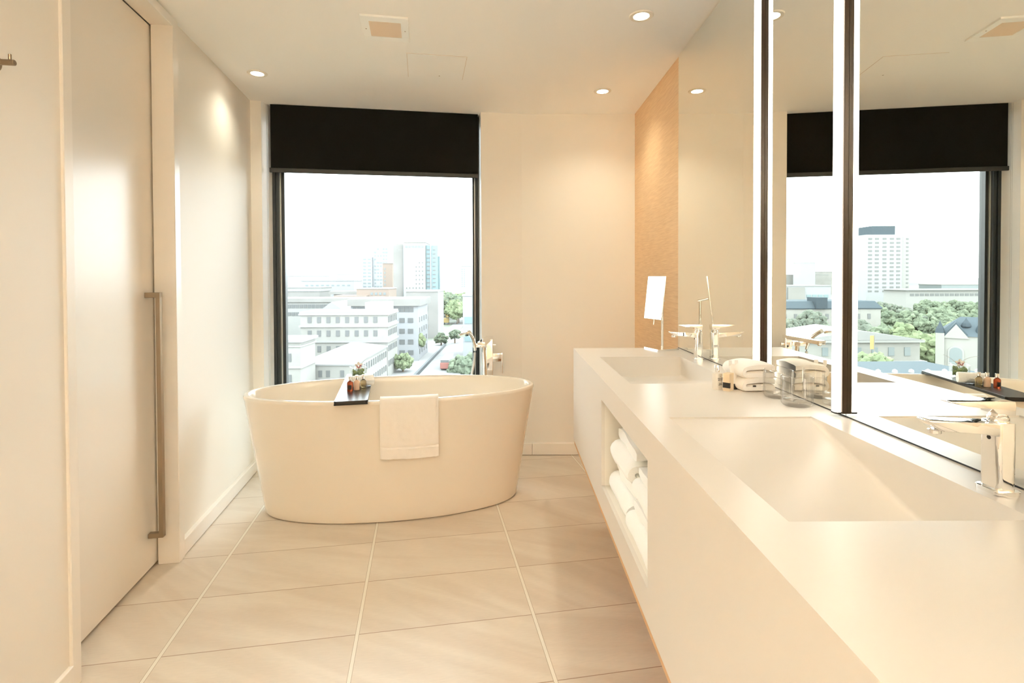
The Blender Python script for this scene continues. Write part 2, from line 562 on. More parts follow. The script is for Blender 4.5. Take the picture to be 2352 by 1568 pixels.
v = thing('ceiling_vent', 'square white ceiling air vent with fine slats', 'vent', fa(-.1555, 2.4925, ZC), TH)
bm = bmesh.new()
wo, do, wi, di = .104, .1165, .070, .074
for x0, x1, y0, y1 in ((-wo, wo, -do, -di), (-wo, wo, di, do), (-wo, -wi, -di, di), (wi, wo, -di, di)):
    box(bm, x0, x1, y0, y1, -.010, 0, .001, 1)
obj('frame', bm, 'vent_white', v)
bm = bmesh.new(); box(bm, -wi, wi, -di, di, -.001, 0); obj('backing', bm, 'vent_core', v)
bm = bmesh.new()
for k in range(15):
    y = -di + (k + .5) * 2 * di / 15
    box(bm, -wi, wi, -.0006, .0006, -.0045, .0045, M=Matrix.Translation((0, y, -.0055)) @ Matrix.Rotation(.6, 4, 'X'))
obj('slat', bm, 'vent_slat', v)
for s in (-1, 1):
    bm = bmesh.new(); cyl(bm, (s * .087, 0, -.0098), (s * .087, 0, -.0112), .0032, 12)
    obj('screw', bm, 'satin_nickel', v, smooth=True)

h = thing('access_hatch', 'square flush access hatch in the white ceiling', 'access panel', fa(.086, 2.911, ZC), TH)
obj('hatch_gap', B(-.1545, .1545, -.1615, .1615, -.0004, 0), 'vent_core', h)
obj('hatch_panel', B(-.1525, .1525, -.1595, .1595, -.0016, -.0003), 'ceiling_paint', h)
bm = bmesh.new(); cyl(bm, (.02, .115, -.0016), (.02, .115, -.0025), .004, 12); obj('latch', bm, 'satin_nickel', h)

# ------------------------------------------------------------------ mirrors and light bars
def mirror(y0, y1, label):
    t = thing('wall_mirror', label, 'mirror', (.872, y0, .889), 0, 'tall frameless mirror panels above the vanity')
    L = y1 - y0
    obj('glass', B(0, .005, .0005, L - .0005, .001, 1.496), 'mirror_silver', t)
    obj('backing', B(.0051, .016, .0, L, .0, 1.500), 'mirror_edge' if y1 > 2.5 else 'seam_black', t)
    obj('bottom_channel', B(-.0006, .0052, .0, L, -.0015, .0012), 'seam_black', t)
    return t
mirror(1.7955, 2.705, 'tall frameless wall mirror behind the far basin')
mirror(1.3515, 1.7945, 'narrow frameless wall mirror between the two vertical light bars')
mirror(-.60, 1.3505, 'wide frameless wall mirror behind the near basin')
def lightbar(y, label):
    t = thing('light_bar', label, 'light', (.872, y, .896), 0, 'vertical light bars between the mirrors')
    obj('channel', B(-.0125, 0, -.002, .022, 0, 1.488, .0006, 1), 'bronze_channel', t)
    bm = bmesh.new()
    prism(bm, rrect(.0165, .022, .006, 5, -.0208, .0100), .004, 1.487)
    obj('diffuser', bm, 'strip_lit', t, smooth=True)
    bm = bmesh.new(); prism(bm, rrect(.0180, .0235, .006, 5, -.0206, .0100), 0, .004)
    obj('end_cap', bm, 'seam_black', t, smooth=True)
lightbar(1.349, 'near vertical glowing light bar standing on the counter by the near basin')
lightbar(1.793, 'far vertical glowing light bar behind the folded washcloths')

# ------------------------------------------------------------------ vanity
van = thing('vanity_unit', 'long white wall-hung vanity with two basins and an open towel niche', 'vanity', (.332, -.60, 0))
VX, VY = .332, -.60
X0, X1, Y0, Y1, Z0, Z1 = 0, .540, 0, 3.310, .413, .887
# countertop surface with two basin cut-outs
sinks = [(.414 - VX, .785 - VX, .772 - VY, 1.357 - VY), (.414 - VX, .787 - VX, 1.790 - VY, 2.402 - VY)]
TT = .012
bm = bmesh.new()
sx0, sx1 = sinks[0][0], sinks[0][1]
ys = [Y0, sinks[0][2], sinks[0][3], sinks[1][2], sinks[1][3], Y1]
box(bm, X0, sx0, Y0, Y1, Z1 - TT, Z1)
box(bm, sx1, X1, Y0, Y1, Z1 - TT, Z1)
for a, b in ((ys[0], ys[1]), (ys[2], ys[3]), (ys[4], ys[5])): box(bm, sx0, sx1, a, b, Z1 - TT, Z1)
bmesh.ops.remove_doubles(bm, verts=bm.verts, dist=1e-5)
top = obj('countertop', bm, 'solid_surface', van)
def basin(x0, x1, y0, y1, deep, shallow_z, deep_z, name='basin'):
    # ramp basin: its bed falls from one end to the other; deep = +1 when the far end is deep
    bm = bmesh.new()
    n = 24
    def bed(t):
        u = t if deep > 0 else 1 - t
        u = min(u / .80, 1)
        return Z1 - TT * 0 - (shallow_z + (deep_z - shallow_z) * u)
    rows = []
    r = .010
    x0 += .0002; x1 -= .0002; y0 += .0002; y1 -= .0002
    for i in range(n + 1):
        t = i / n
        y = y0 + (y1 - y0) * t
        z = bed(t)
        zs = Z1 - .00005
        pts = [(x0, zs)]
        rr = min(r, (zs - z) * .9)
        for k in range(5):
            a = PI + PI / 2 * k / 4
            pts.append((x0 + rr + rr * math.cos(a), z + rr + rr * math.sin(a)))
        for k in range(5):
            a = 1.5 * PI + PI / 2 * k / 4
            pts.append((x1 - rr + rr * math.cos(a), z + rr + rr * math.sin(a)))
        pts.append((x1, zs))
        rows.append([bm.verts.new((px, y, pz)) for px, pz in pts])
    for A_, B_ in zip(rows, rows[1:]):
        for k in range(len(A_) - 1): bm.faces.new((A_[k], B_[k], B_[k + 1], A_[k + 1]))
    bm.faces.new(rows[0]); bm.faces.new(rows[-1][::-1])
    return obj(name, bm, 'solid_surface', van, smooth=True)
b1 = basin(*sinks[0], -1, .004, .135)
b2 = basin(*sinks[1], 1, .008, .090)
# body shell: front apron with niche opening, ends, underside
NY0, NY1, NZ0, NZ1 = 1.256 - VY, 1.890 - VY, .498, .810
bm = bmesh.new()
T = .012
box(bm, X0, T, Y0, NY0, Z0, Z1 - TT); box(bm, X0, T, NY1, Y1, Z0, Z1 - TT)
box(bm, X0, T, NY0, NY1, Z0, NZ0); box(bm, X0, T, NY0, NY1, NZ1, Z1 - TT)
box(bm, T, X1, Y0, Y0 + T, Z0, Z1 - TT); box(bm, T, X1, Y1 - T, Y1, Z0, Z1 - TT)
obj('body', bm, 'solid_surface', van)
bm = bmesh.new()
box(bm, T, .36, NY0 - T, NY0, NZ0 - T, NZ1); box(bm, T, .36, NY1, NY1 + T, NZ0 - T, NZ1)
box(bm, T, .36, NY0, NY1, NZ0 - T, NZ0)
box(bm, .36, .37, NY0 - T, NY1 + T, NZ0 - T, NZ1)
box(bm, T, .06, NY0, NY1, NZ1, NZ1 + T)
obj('niche', bm, 'niche_surface', van)
obj('base_panel', B(.003, X1, .003, Y1 - .004, .391, .4128), 'wood_veneer_edge', van)

# ------------------------------------------------------------------ taps
def basin_tap(cx, cy_, label):
    t = thing('basin_tap', label, 'tap', (cx, cy_, .887), 0, 'basin mixer taps')
    bm = bmesh.new(); prism(bm, rrect(.042, .050, .009, 5), 0, .0070, .0015); obj('base_plate', bm, 'chrome', t, smooth=True)
    bm = bmesh.new(); prism(bm, rrect(.031, .038, .007, 6), .006, .1195, .0012); obj('column', bm, 'chrome', t, smooth=True)
    def plate(pr, w0, w1, bev):
        bm = bmesh.new()
        xm = min(x for x, z in pr)
        hw = lambda x: w0 + (w1 - w0) * min(1, max(0, (x + .012) / (xm + .012)))
        fv = [bm.verts.new((x, -hw(x), z)) for x, z in pr]; bv = [bm.verts.new((x, hw(x), z)) for x, z in pr]
        bm.faces.new(fv); bm.faces.new(bv[::-1])
        for i in range(len(pr)): bm.faces.new((fv[i], fv[(i + 1) % len(pr)], bv[(i + 1) % len(pr)], bv[i]))
        bmesh.ops.bevel(bm, geom=bm.edges[:], offset=bev, segments=3, profile=.5, affect='EDGES', clamp_overlap=True)
        return bm
    sp = obj('spout', plate([(-.010, .1185), (-.050, .1205), (-.124, .1245), (-.1290, .1225), (-.118, .1125), (-.104, .1050), (-.050, .1030), (-.010, .0960)], .0175, .0155, .0025), 'chrome', t, smooth=True)
    bm = bmesh.new(); cyl(bm, (-.108, 0, .1070), (-.108, 0, .0985), .0100, 24); obj('aerator', bm, 'chrome', sp, smooth=True)
    bm = bmesh.new(); lathe(bm, [(0, .118), (.0140, .118), (.0150, .121), (.0150, .127), (.0125, .130), (.0125, .142), (0, .142)], 28); obj('neck', bm, 'chrome', t, smooth=True)
    obj('lever', plate([(.0160, .1480), (.0145, .1550), (-.020, .1560), (-.088, .1545), (-.0905, .1525), (-.060, .1460), (-.022, .1440), (-.0155, .1340), (.0150, .1310)], .0160, .0115, .0020), 'chrome', t, smooth=True)
    bm = bmesh.new(); cyl(bm, (-.0152, 0, .092), (-.0160, 0, .092), .0036, 16); obj('temperature_mark', bm, 'bronze_channel', t, smooth=True)
basin_tap(.8245, .878, 'chrome single-lever tap standing behind the near basin')
basin_tap(.8360, 2.318, 'chrome single-lever tap standing behind the far basin')

# ------------------------------------------------------------------ magnifying mirror
mg = thing('shaving_mirror', 'rectangular chrome magnifying mirror on a slim pole at the far counter end', 'mirror', (.776, 2.655, .887))
bm = bmesh.new(); prism(bm, rrect(.125, .124, .003, 3), 0, .007, .001); obj('base', bm, 'chrome', mg, (-.004, .006, 0), .33)
bm = bmesh.new(); cyl(bm, (0, 0, .007), (0, 0, .250), .0058, 18); obj('pole', bm, 'chrome', mg, smooth=True)
bm = bmesh.new(); cyl(bm, (.012, .004, .243), (-.036, -.014, .256), .0058, 16); obj('arm', bm, 'chrome', mg, smooth=True)
tilt = .115
ang = math.atan2(-.35, -.94)
Mg = Matrix.Translation((-.0435, -.0165, .262)) @ Matrix.Rotation(ang, 4, 'Z') @ Matrix.Rotation(-tilt, 4, 'Y')
bm = bmesh.new(); box(bm, -.006, .0, -.0715, .0715, -.109, .109, .0025, 3, M=Mg); obj('mirror_back', bm, 'chrome', mg, smooth=True)
bm = bmesh.new(); box(bm, -.0002, .0012, -.0695, .0695, -.107, .107, M=Mg); obj('mirror_plate', bm, 'mirror_silver', mg)
bm = bmesh.new(); cyl(bm, Mg @ Vector((-.002, .010, -.105)), Mg @ Vector((-.002, .010, -.136)), .0022, 12); obj('tilt_pin', bm, 'chrome', mg, smooth=True)

# ------------------------------------------------------------------ bathtub
TA, TB = -.150, 3.020
tub = thing('bathtub', 'freestanding white oval bathtub in front of the window', 'bathtub', fa(TA, TB, 0), TH)
def ring(sa, sb, z, n=128, e=2.08):
    out = []
    for i in range(n):
        a = 2 * PI * i / n
        c, s = math.cos(a), math.sin(a)
        out.append((sa * math.copysign(abs(c) ** (2 / e), c), sb * math.copysign(abs(s) ** (2 / e), s), z))
    return out
def shell(prof, name, m):
    bm = bmesh.new()
    rs = [[bm.verts.new(p) for p in ring(*q)] for q in prof]
    n = len(rs[0])
    for A_, B_ in zip(rs, rs[1:]):
        for i in range(n): bm.faces.new((A_[i], A_[(i + 1) % n], B_[(i + 1) % n], B_[i]))
    bm.faces.new(rs[0][::-1]); bm.faces.new(rs[-1])
    return obj(name, bm, m, tub, smooth=True)
SAR, SBR, HR = .792, .350, .642
outer = [(.672, .270, .004), (.684, .281, .006), (.690, .286, .016)]
for i in range(1, 15):
    t = i / 14
    z = .016 + (HR - .030 - .016) * t
    k = t ** 1.0
    outer.append((.690 + (SAR - .004 - .690) * k, .286 + (SBR - .004 - .286) * k, z))
lip = [(SAR - .0005, SBR - .0005, HR - .020), (SAR, SBR, HR - .012), (SAR - .003, SBR - .003, HR - .004), (SAR - .010, SBR - .010, HR), (SAR - .022, SBR - .022, HR), (SAR - .029, SBR - .029, HR - .004), (SAR - .033, SBR - .033, HR - .013)]
inner = []
for i in range(1, 12):
    t = i / 11
    z = HR - .013 - t * (HR - .013 - .17)
    inner.append((SAR - .033 - .12 * t ** 1.1, SBR - .033 - .045 * t, z))
inner += [(.60, .245, .13), (.52, .20, .115), (.3, .12, .11), (.1, .04, .11)]
shell(outer + lip + inner, 'tub_shell', 'tub_acrylic')
bm = bmesh.new()
cyl(bm, (0, 0, .109), (0, 0, .114), .028, 24); obj('drain', bm, 'chrome', tub, smooth=True)

# bath towel draped over the front rim
def rim_b(a, off=0):
    u = min(abs((a - TA) / (SAR + off)), .999)
    return TB - (SBR + off) * (1 - u ** 2.08) ** (1 / 2.08)
def drape():
    bm = bmesh.new()
    nu, nv = 44, 60
    a0, a1 = -.208, .080
    outer_, inner_ = [], []
    for layer, off in ((0, .014), (1, .003)):
        grid = []
        for i in range(nu + 1):
            u = i / nu
            a = a0 + (a1 - a0) * u
            col = []
            for j in range(nv + 1):
                s = j / nv
                # path: inside drop 9 cm, over lip, outside drop
                L1, L2, L3 = .09, .05, .285
                tot = L1 + L2 + L3
                d = s * tot
                wob = .004 * noise.noise(Vector((a * 14, d * 7, layer * .0))) + .0015 * noise.noise(Vector((a * 45, d * 45, 3)))
                slump = .007 * (u - .5) + .010 * (.5 - abs(u - .35)) * (1 if d > L1 + L2 else 0) * (d - L1 - L2) / L3
                if d < L1:
                    b = rim_b(a, -.036 - off) ; z = HR - (L1 - d) - .004
                elif d < L1 + L2:
                    t = (d - L1) / L2
                    # arc over the lip
                    bi, bo = rim_b(a, -.036 - off), rim_b(a, off)
                    cb = (bi + bo) / 2; hw = (bi - bo) / 2
                    b = cb + hw * math.cos(PI * t); z = HR - .004 + (off + .006) * math.sin(PI * t) ** .6
                else:
                    t = d - L1 - L2
                    b = rim_b(a, off) - .002 + .030 * t ** 1.5; z = HR - .004 - t - slump
                    # woven band ridge above the hem
                    q = t / L3
                    if .795 < q < .825: b += .0035
                    if .825 < q < .85 and layer == 0: b -= .001
                    b += wob * 1.2 - .003 * math.sin(q * 5 + u * 3) * q
                edge = min(u, 1 - u) * nu
                if layer == 0 and edge < 1: b += .005
                x = fa(a, b, z)
                col.append(bm.verts.new(x + Vector((0, 0, wob * .6))))
            grid.append(col)
        for i in range(nu):
            for j in range(nv): bm.faces.new((grid[i][j], grid[i + 1][j], grid[i + 1][j + 1], grid[i][j + 1]))
        if layer == 0: outer_ = grid
        else: inner_ = grid
    for i in range(nu):
        for j in (0, nv): bm.faces.new((outer_[i][j], outer_[i + 1][j], inner_[i + 1][j], inner_[i][j]))
    for j in range(nv):
        for i in (0, nu): bm.faces.new((outer_[i][j], outer_[i][j + 1], inner_[i][j + 1], inner_[i][j]))
    o = obj('hand_towel', bm, 'terry', None, smooth=True)
    return tag(o, 'white terry towel draped over the front rim of the bathtub', 'towel')
drape()

# ------------------------------------------------------------------ bath tray and what stands on it
TRZ = HR + .0005
tr_c = fa(-.3610, 3.005, TRZ)
TRR = TH + .052
tray = thing('bath_tray', 'narrow black bath tray laid across the bathtub', 'tray', tr_c, TRR)
bm = bmesh.new()
pts = [(-.079, -.375), (.079, -.375), (.079, .375), (-.079, .375)]
pts = [(-.070, -.380), (.070, -.380), (.079, -.371), (.079, .371), (.070, .380), (-.070, .380), (-.079, .371), (-.079, -.371)]
prism(bm, pts, .002, .0165, .0008); obj('board', bm, 'tray_black', tray)
bm = bmesh.new()
box(bm, -.079, .079, -.378, -.3775 + .012, -.004, .004, .0006, 1); obj('end_lip', bm, 'tray_black', tray)
box_ = B(-.079, .079, .362, .378, -.004, .004, .0006, 1); obj('end_lip', box_, 'tray_black', tray)
TZ = TRZ + .0165
def mini_bottle(loc, m, liq, label, txt):
    t = thing('toiletry_bottle', label, 'bottle', loc, TH, 'miniature toiletry bottles on the bath tray')
    bm = bmesh.new()
    lathe(bm, [(0, 0), (.0140, 0), (.0155, .0015), (.0155, .040), (.0150, .045), (.0120, .0505), (.0070, .0535), (.0062, .058), (0, .058)], 28)
    obj('body', bm, m, t, smooth=True)
    bm = bmesh.new(); lathe(bm, [(0, .0565), (.0085, .0565), (.0088, .058), (.0088, .077), (.0080, .078), (0, .078)], 24); obj('cap', bm, 'chrome', t, smooth=True)
    # curved paper label on the side facing the room
    bm = bmesh.new()
    rr = .01568
    a_ = [-PI / 2 - .62 + 1.24 * k / 10 for k in range(11)]
    lo = [bm.verts.new((rr * math.cos(q), rr * math.sin(q), .010)) for q in a_]
    hi = [bm.verts.new((rr * math.cos(q), rr * math.sin(q), .034)) for q in a_]
    for k in range(10): bm.faces.new((lo[k], lo[k + 1], hi[k + 1], hi[k]))
    obj('paper_label', bm, txt, t, smooth=True)
    return t
mini_bottle(fa(-.3745, 2.858, TZ), 'red_liquid', 0, 'miniature bottle of dark red liquid with silver cap on the bath tray', 'label_black')
mini_bottle(fa(-.3430, 2.882, TZ), 'cream_lotion', 0, 'miniature bottle of pale peach lotion with silver cap on the bath tray', 'cream_lotion')
mini_bottle(fa(-.3105, 2.894, TZ), 'amber_liquid', 0, 'miniature bottle of clear amber liquid with silver cap on the bath tray', 'amber_liquid')

# rolled face cloth
def spiral_roll(r0, turns, th, length, n=120):
    bm = bmesh.new()
    path = []
    for i in range(n + 1):
        q = i / n
        a = q * turns * 2 * PI
        r = r0 + th * a / (2 * PI)
        path.append((r * math.cos(a), r * math.sin(a), a))
    segs = 10
    def P(i, side, k):
        x, z, a = path[i]
        nx, nz = math.cos(a), math.sin(a)
        o = (.46 * th) * side
        y = -length / 2 + length * k / segs
        nn = .0015 * noise.noise(Vector((x * 60, y * 40, z * 60)))
        e = 1 - .04 * (abs(k / segs - .5) * 2) ** 6
        return ((x + nx * (o + nn)) * e, y, (z + nz * (o + nn)) * e)
    G = [[[bm.verts.new(P(i, s, k)) for k in range(segs + 1)] for i in range(n + 1)] for s in (-1, 1)]
    for s in (0, 1):
        for i in range(n):
            for k in range(segs): bm.faces.new((G[s][i][k], G[s][i + 1][k], G[s][i + 1][k + 1], G[s][i][k + 1]))
    for i in range(n):
        for k in (0, segs): bm.faces.new((G[0][i][k], G[0][i + 1][k], G[1][i + 1][k], G[1][i][k]))
    for i in (0, n):
        for k in range(segs): bm.faces.new((G[0][i][k], G[0][i][k + 1], G[1][i][k + 1], G[1][i][k]))
    return bm
R0 = .030
o = obj('rolled_face_cloth', spiral_roll(.004, 4.0, .0065, .125), 'terry_cool', None, fa(-.328, 2.975, TZ + .0325), TH - 1.25, smooth=True)
tag(o, 'rolled white face cloth lying on the bath tray behind the small bottles', 'towel')

# glass cube with moss and an orchid bloom
vs = thing('glass_vase', 'square glass cube vase with green moss and a white orchid bloom on the bath tray', 'vase', fa(-.365, 3.135, TZ), TH + .35)
bm = bmesh.new()
S_ = .041
for x0, x1, y0, y1 in ((-S_, S_, -S_, -S_ + .003), (-S_, S_, S_ - .003, S_), (-S_, -S_ + .003, -S_ + .003, S_ - .003), (S_ - .003, S_, -S_ + .003, S_ - .003)):
    box(bm, x0, x1, y0, y1, 0, .082)
box(bm, -S_ + .003, S_ - .003, -S_ + .003, S_ - .003, 0, .008)
obj('glass_cube', bm, 'tumbler_glass', vs)
bm = bmesh.new()
random.seed(3)
for k in range(70):
    t = bmesh.new(); bmesh.ops.create_icosphere(t, subdivisions=1, radius=random.uniform(.007, .012))
    merge(bm, t, Matrix.Translation((random.uniform(-.027, .027), random.uniform(-.027, .027), random.uniform(.018, .060))))
obj('moss', bm, 'moss', vs, smooth=True)
bm = bmesh.new()
tube(bm, bez((.012, .008, .05), (.006, .0, .100), (-.045, -.01, .135), (-.085, -.01, .132)), .0012, 6, lambda t: 1 - .6 * t)
tube(bm, bez((-.01, .01, .05), (.015, .0, .090), (.035, .02, .118), (.075, .03, .130)), .0012, 6, lambda t: 1 - .6 * t)
obj('twig', bm, 'twig', vs, smooth=True)
bm = bmesh.new()
for k in range(5):
    a = k * 2 * PI / 5 + .3
    t = bmesh.new(); bmesh.ops.create_uvsphere(t, u_segments=12, v_segments=8, radius=1)
    bmesh.ops.scale(t, vec=(.011, .008, .0025), verts=t.verts)
    M = Matrix.Translation((0, -.012, .090)) @ Matrix.Rotation(PI / 2 - .35, 4, 'X') @ Matrix.Rotation(a, 4, 'Z') @ Matrix.Translation((.013, 0, 0)) @ Matrix.Rotation(-.3, 4, 'Y')
    merge(bm, t, M)
fl = obj('bloom', bm, 'petal_white', vs, smooth=True)
bm = bmesh.new()
tube(bm, bez((-.012, -.020, .092), (-.010, -.030, .078), (.004, -.032, .078), (.004, -.024, .090)) + bez((.004, -.024, .090), (.008, -.028, .097), (.014, -.026, .092), (.010, -.022, .086))[1:], .0021, 8)
obj('throat', bm, 'orchid_red', fl, smooth=True)
bm = bmesh.new(); tube(bm, bez((0, 0, .05), (0, .004, .06), (.002, -.004, .07), (0, -.012, .088), 8), .0013, 6); obj('stem', bm, 'twig', vs, smooth=True)

# ------------------------------------------------------------------ tub filler
tf = thing('tub_filler', 'floor-standing chrome bath filler with hand shower behind the bathtub', 'bath tap', fa(.445, 3.505, 0), TH)
bm = bmesh.new(); prism(bm, rrect(.075, .075, .006, 3), 0, .010, .001); obj('floor_plate', bm, 'chrome', tf)
bm = bmesh.new(); prism(bm, rrect(.046, .046, .005, 4), .008, .842, .001); obj('column', bm, 'chrome', tf, smooth=True)
bm = bmesh.new(); M = Matrix.Rotation(-.27, 4, 'Z')
box(bm, -.0235, .0235, -.335, .024, .835, .860, .0015, 2, M=M); sp = obj('spout', bm, 'chrome', tf, smooth=True)
bm = bmesh.new(); cyl(bm, M @ Vector((0, -.310, .836)), M @ Vector((0, -.310, .826)), .012, 20); obj('aerator', bm, 'chrome', sp, smooth=True)
bm = bmesh.new()
box(bm, .022, .080, -.022, .022, .690, .745, .002, 2)
box(bm, .080, .088, -.024, .024, .610, .748, .002, 2)
obj('lever', bm, 'chrome', tf, smooth=True)
bm = bmesh.new(); cyl(bm, (.022, 0, .800), (.046, 0, .800), .012, 24); obj('diverter_knob', bm, 'chrome', tf, smooth=True)
bm = bmesh.new(); box(bm, -.115, -.022, -.060, -.030, .792, .820, .003, 2); box(bm, -.060, -.022, -.060, .01, .792, .820, .002, 1); obj('shower_holder', bm, 'chrome', tf, smooth=True)
bm = bmesh.new(); cyl(bm, (-.045, -.045, .800), (-.030, -.045, .45), .014, 18, .020); obj('riser', bm, 'chrome', tf, smooth=True)
hs = bmesh.new()
tube(hs, bez((-.100, -.045, .775), (-.105, -.06, .83), (-.120, -.10, .870), (-.150, -.16, .905)), .0115, 16, lambda t: .85 + .35 * t)
lathe(hs, [(0, -.011), (.025, -.011), (.030, -.005), (.029, .002), (.014, .010), (0, .011)], 32, M=Matrix.Translation((-.182, -.205, .900)) @ Matrix.Rotation(-.38, 4, 'X') @ Matrix.Rotation(-.12, 4, 'Y') @ Matrix.Scale(1.25, 4, (1, 0, 0)))
obj('hand_shower', hs, 'chrome', tf, smooth=True)
bm = bmesh.new(); tube(bm, bez((-.102, -.045, .785), (-.095, -.045, .66), (-.160, -.05, .55), (-.150, -.03, .30), 26) + bez((-.150, -.03, .30), (-.14, -.02, .12), (-.04, .0, .10), (0, -.02, .14), 16)[1:], .0085, 12); obj('hose', bm, 'frame_light', tf, smooth=True)

# ------------------------------------------------------------------ things on the counter
CZ = .887
sb = thing('lotion_bottle', 'white toiletry bottle with silver cap and printed lettering on the counter', 'bottle', (.676, 1.700, CZ), .45)
bm = bmesh.new(); prism(bm, rrect(.030, .026, .009, 5), 0, .052, .003)
t = bmesh.new()
merge(bm, t)
lathe(bm, [(0, .049), (.0125, .049), (.0085, .055), (.0070, .058), (0, .058)], 24)
obj('body', bm, 'label_white', sb, smooth=True)
bm = bmesh.new(); lathe(bm, [(0, .057), (.0080, .057), (.0082, .0585), (.0082, .077), (.0076, .078), (0, .078)], 24); obj('cap', bm, 'chrome', sb, smooth=True)
def T_(x, z, y=-.01315): return Matrix.Translation((x, y, z)) @ Matrix.Rotation(PI / 2, 4, 'X')
text_mesh('lettering', 'MOLTON\nBROWN', .0052, 'ink', sb, T_(0, .034))
text_mesh('lettering', 'indian cress\nconditioner\n50ml e 1.7 fl. oz', .0026, 'ink', sb, T_(0, .018))
bm = bmesh.new(); cyl(bm, (0, -.0130, .0435), (0, -.0133, .0435), .0011, 10); obj('emblem', bm, 'ink', sb)

sx = thing('soap_box', 'small cream cardboard box with a dark band on the counter', 'box', (.703, 1.678, CZ), .75)
obj('carton', B(-.0150, .0150, -.0110, .0110, 0, .056, .0006, 1), 'card_cream', sx)
obj('printed_band', B(-.0153, -.0090, -.0113, .0113, .010, .027), 'label_black', sx)
tb = thing('cream_tube', 'upright white crimped toiletry tube between the small box and the towels', 'tube', (.730, 1.703, CZ), .35)
bm = bmesh.new()
rows = []
for k in range(13):
    t = k / 12
    z = .002 + .078 * t
    wx = .011 + .006 * t; wy = .011 * (1 - t) ** .8 + .0012
    rows.append([bm.verts.new((wx * math.cos(a), wy * math.sin(a), z)) for a in [2 * PI * i / 24 for i in range(24)]])
for A_, B_ in zip(rows, rows[1:]):
    for i in range(24): bm.faces.new((A_[i], A_[(i + 1) % 24], B_[(i + 1) % 24], B_[i]))
bm.faces.new(rows[0][::-1]); bm.faces.new(rows[-1])
obj('body', bm, 'card_white', tb, smooth=True)
bm = bmesh.new(); lathe(bm, [(0, 0), (.0122, 0), (.0124, .001), (.0126, .018), (0, .018)], 24); obj('cap', bm, 'label_black', tb, smooth=True)
bm = bmesh.new()
box(bm, -.0185, -.008, -.0011, .0011, .078, .093); box(bm, .006, .0185, -.0011, .0011, .078, .093); box(bm, -.0185, .0185, -.0011, .0011, .076, .080)
obj('crimp', bm, 'card_white', tb)

def folded(L, th, layers, width, seed, nb=7, puff=.15):
    """serpentine folded cloth: folds run across x, width along y"""
    bm = bmesh.new()
    path = []
    r = th / 2
    for k in range(layers):
        z = r + k * th
        xs = [(-L / 2 + r) + (L - 2 * r) * i / 16 for i in range(17)]
        if k % 2 == 0: xs = xs[::-1]
        for x in xs: path.append((x, z, 0, 1 if k % 2 else -1))
        if k < layers - 1:
            side = -1 if k % 2 == 0 else 1
            for i in range(1, nb):
                a = PI * i / nb
                cx = side * (L / 2 - r)
                path.append((cx + side * r * math.sin(a) * .98, z + r - r * math.cos(a), 0, 0))
    P = [Vector((p[0], 0, p[1])) for p in path]
    nseg = 18
    off = random.Random(seed).uniform(0, 50)
    G = [[], []]
    n = len(P)
    for i in range(n):
        d = (P[min(i + 1, n - 1)] - P[max(i - 1, 0)]).normalized()
        nrm = Vector((d.z, 0, -d.x))
        for s in (0, 1):
            row = []
            for k in range(nseg + 1):
                y = -width / 2 + width * k / nseg
                e = abs(k / nseg - .5) * 2
                w_ = (.44 * th) * (1 if s else -1) * (1 - .35 * max(0, e - .86) / .14)
                p = P[i] + nrm * w_
                q = Vector((p.x * 12 + off, y * 12, p.z * 12))
                dz = noise.noise(q) * th * .25
                arch = (1 - (2 * p.x / L) ** 2) * puff * th * (p.z / (layers * th)) 
                row.append(bm.verts.new((p.x + noise.noise(q + Vector((9, 0, 0))) * th * .22, y + noise.noise(q + Vector((0, 9, 0))) * th * .3, max(p.z * (1 + 0) + dz * (p.z / (layers * th)) + arch * 2, .0005))))
            G[s].append(row)
    for s in (0, 1):
        for i in range(n - 1):
            for k in range(nseg): bm.faces.new((G[s][i][k], G[s][i + 1][k], G[s][i + 1][k + 1], G[s][i][k + 1]))
    for i in range(n - 1):
        for k in (0, nseg): bm.faces.new((G[0][i][k], G[0][i + 1][k], G[1][i + 1][k], G[1][i][k]))
    for i in (0, n - 1):
        for k in range(nseg): bm.faces.new((G[0][i][k], G[0][i][k + 1], G[1][i][k + 1], G[1][i][k]))
    return bm
def towel(name, bm, m, loc, rz, label, group):
    return tag(obj(name, bm, m, None, loc, rz, smooth=True), label, 'towel', group)
g1 = 'folded washcloths on the counter'
w1 = towel('washcloth', folded(.112, .0205, 2, .138, 1, puff=.22), 'terry', (.792, 1.718, CZ), .03, 'folded white washcloth lying flat on the counter under another one', g1)
bm = bmesh.new(); box(bm, -.0045, .0045, -.0010, .0010, -.0025, .0025); obj('care_tag', bm, 'tag_dark', w1, (-.022, -.072, .020))
towel('washcloth', folded(.110, .0205, 2, .134, 7, puff=.20), 'terry', (.790, 1.715, CZ + .0415), .06, 'folded white washcloth resting on top of the other one on the counter', g1)

def tumbler(x, y, label):
    bm = bmesh.new()
    R = .0415
    lathe(bm, [(0, 0), (.030, 0), (.036, .002), (.0405, .008), (R, .014), (R, .082), (R - .0006, .0838), (R - .0016, .0842), (R - .0024, .0836), (R - .0028, .082), (R - .0030, .022), (R - .006, .0165), (R - .014, .0150), (0, .0155)], 64)
    return tag(obj('tumbler', bm, 'tumbler_glass', None, (x, y, CZ), 0, smooth=True), label, 'glass', 'glass tumblers on the counter')
tumbler(.812, 1.578, 'clear glass tumbler standing beside the folded washcloths')
tumbler(.812, 1.474, 'clear glass tumbler standing nearest to the near light bar')

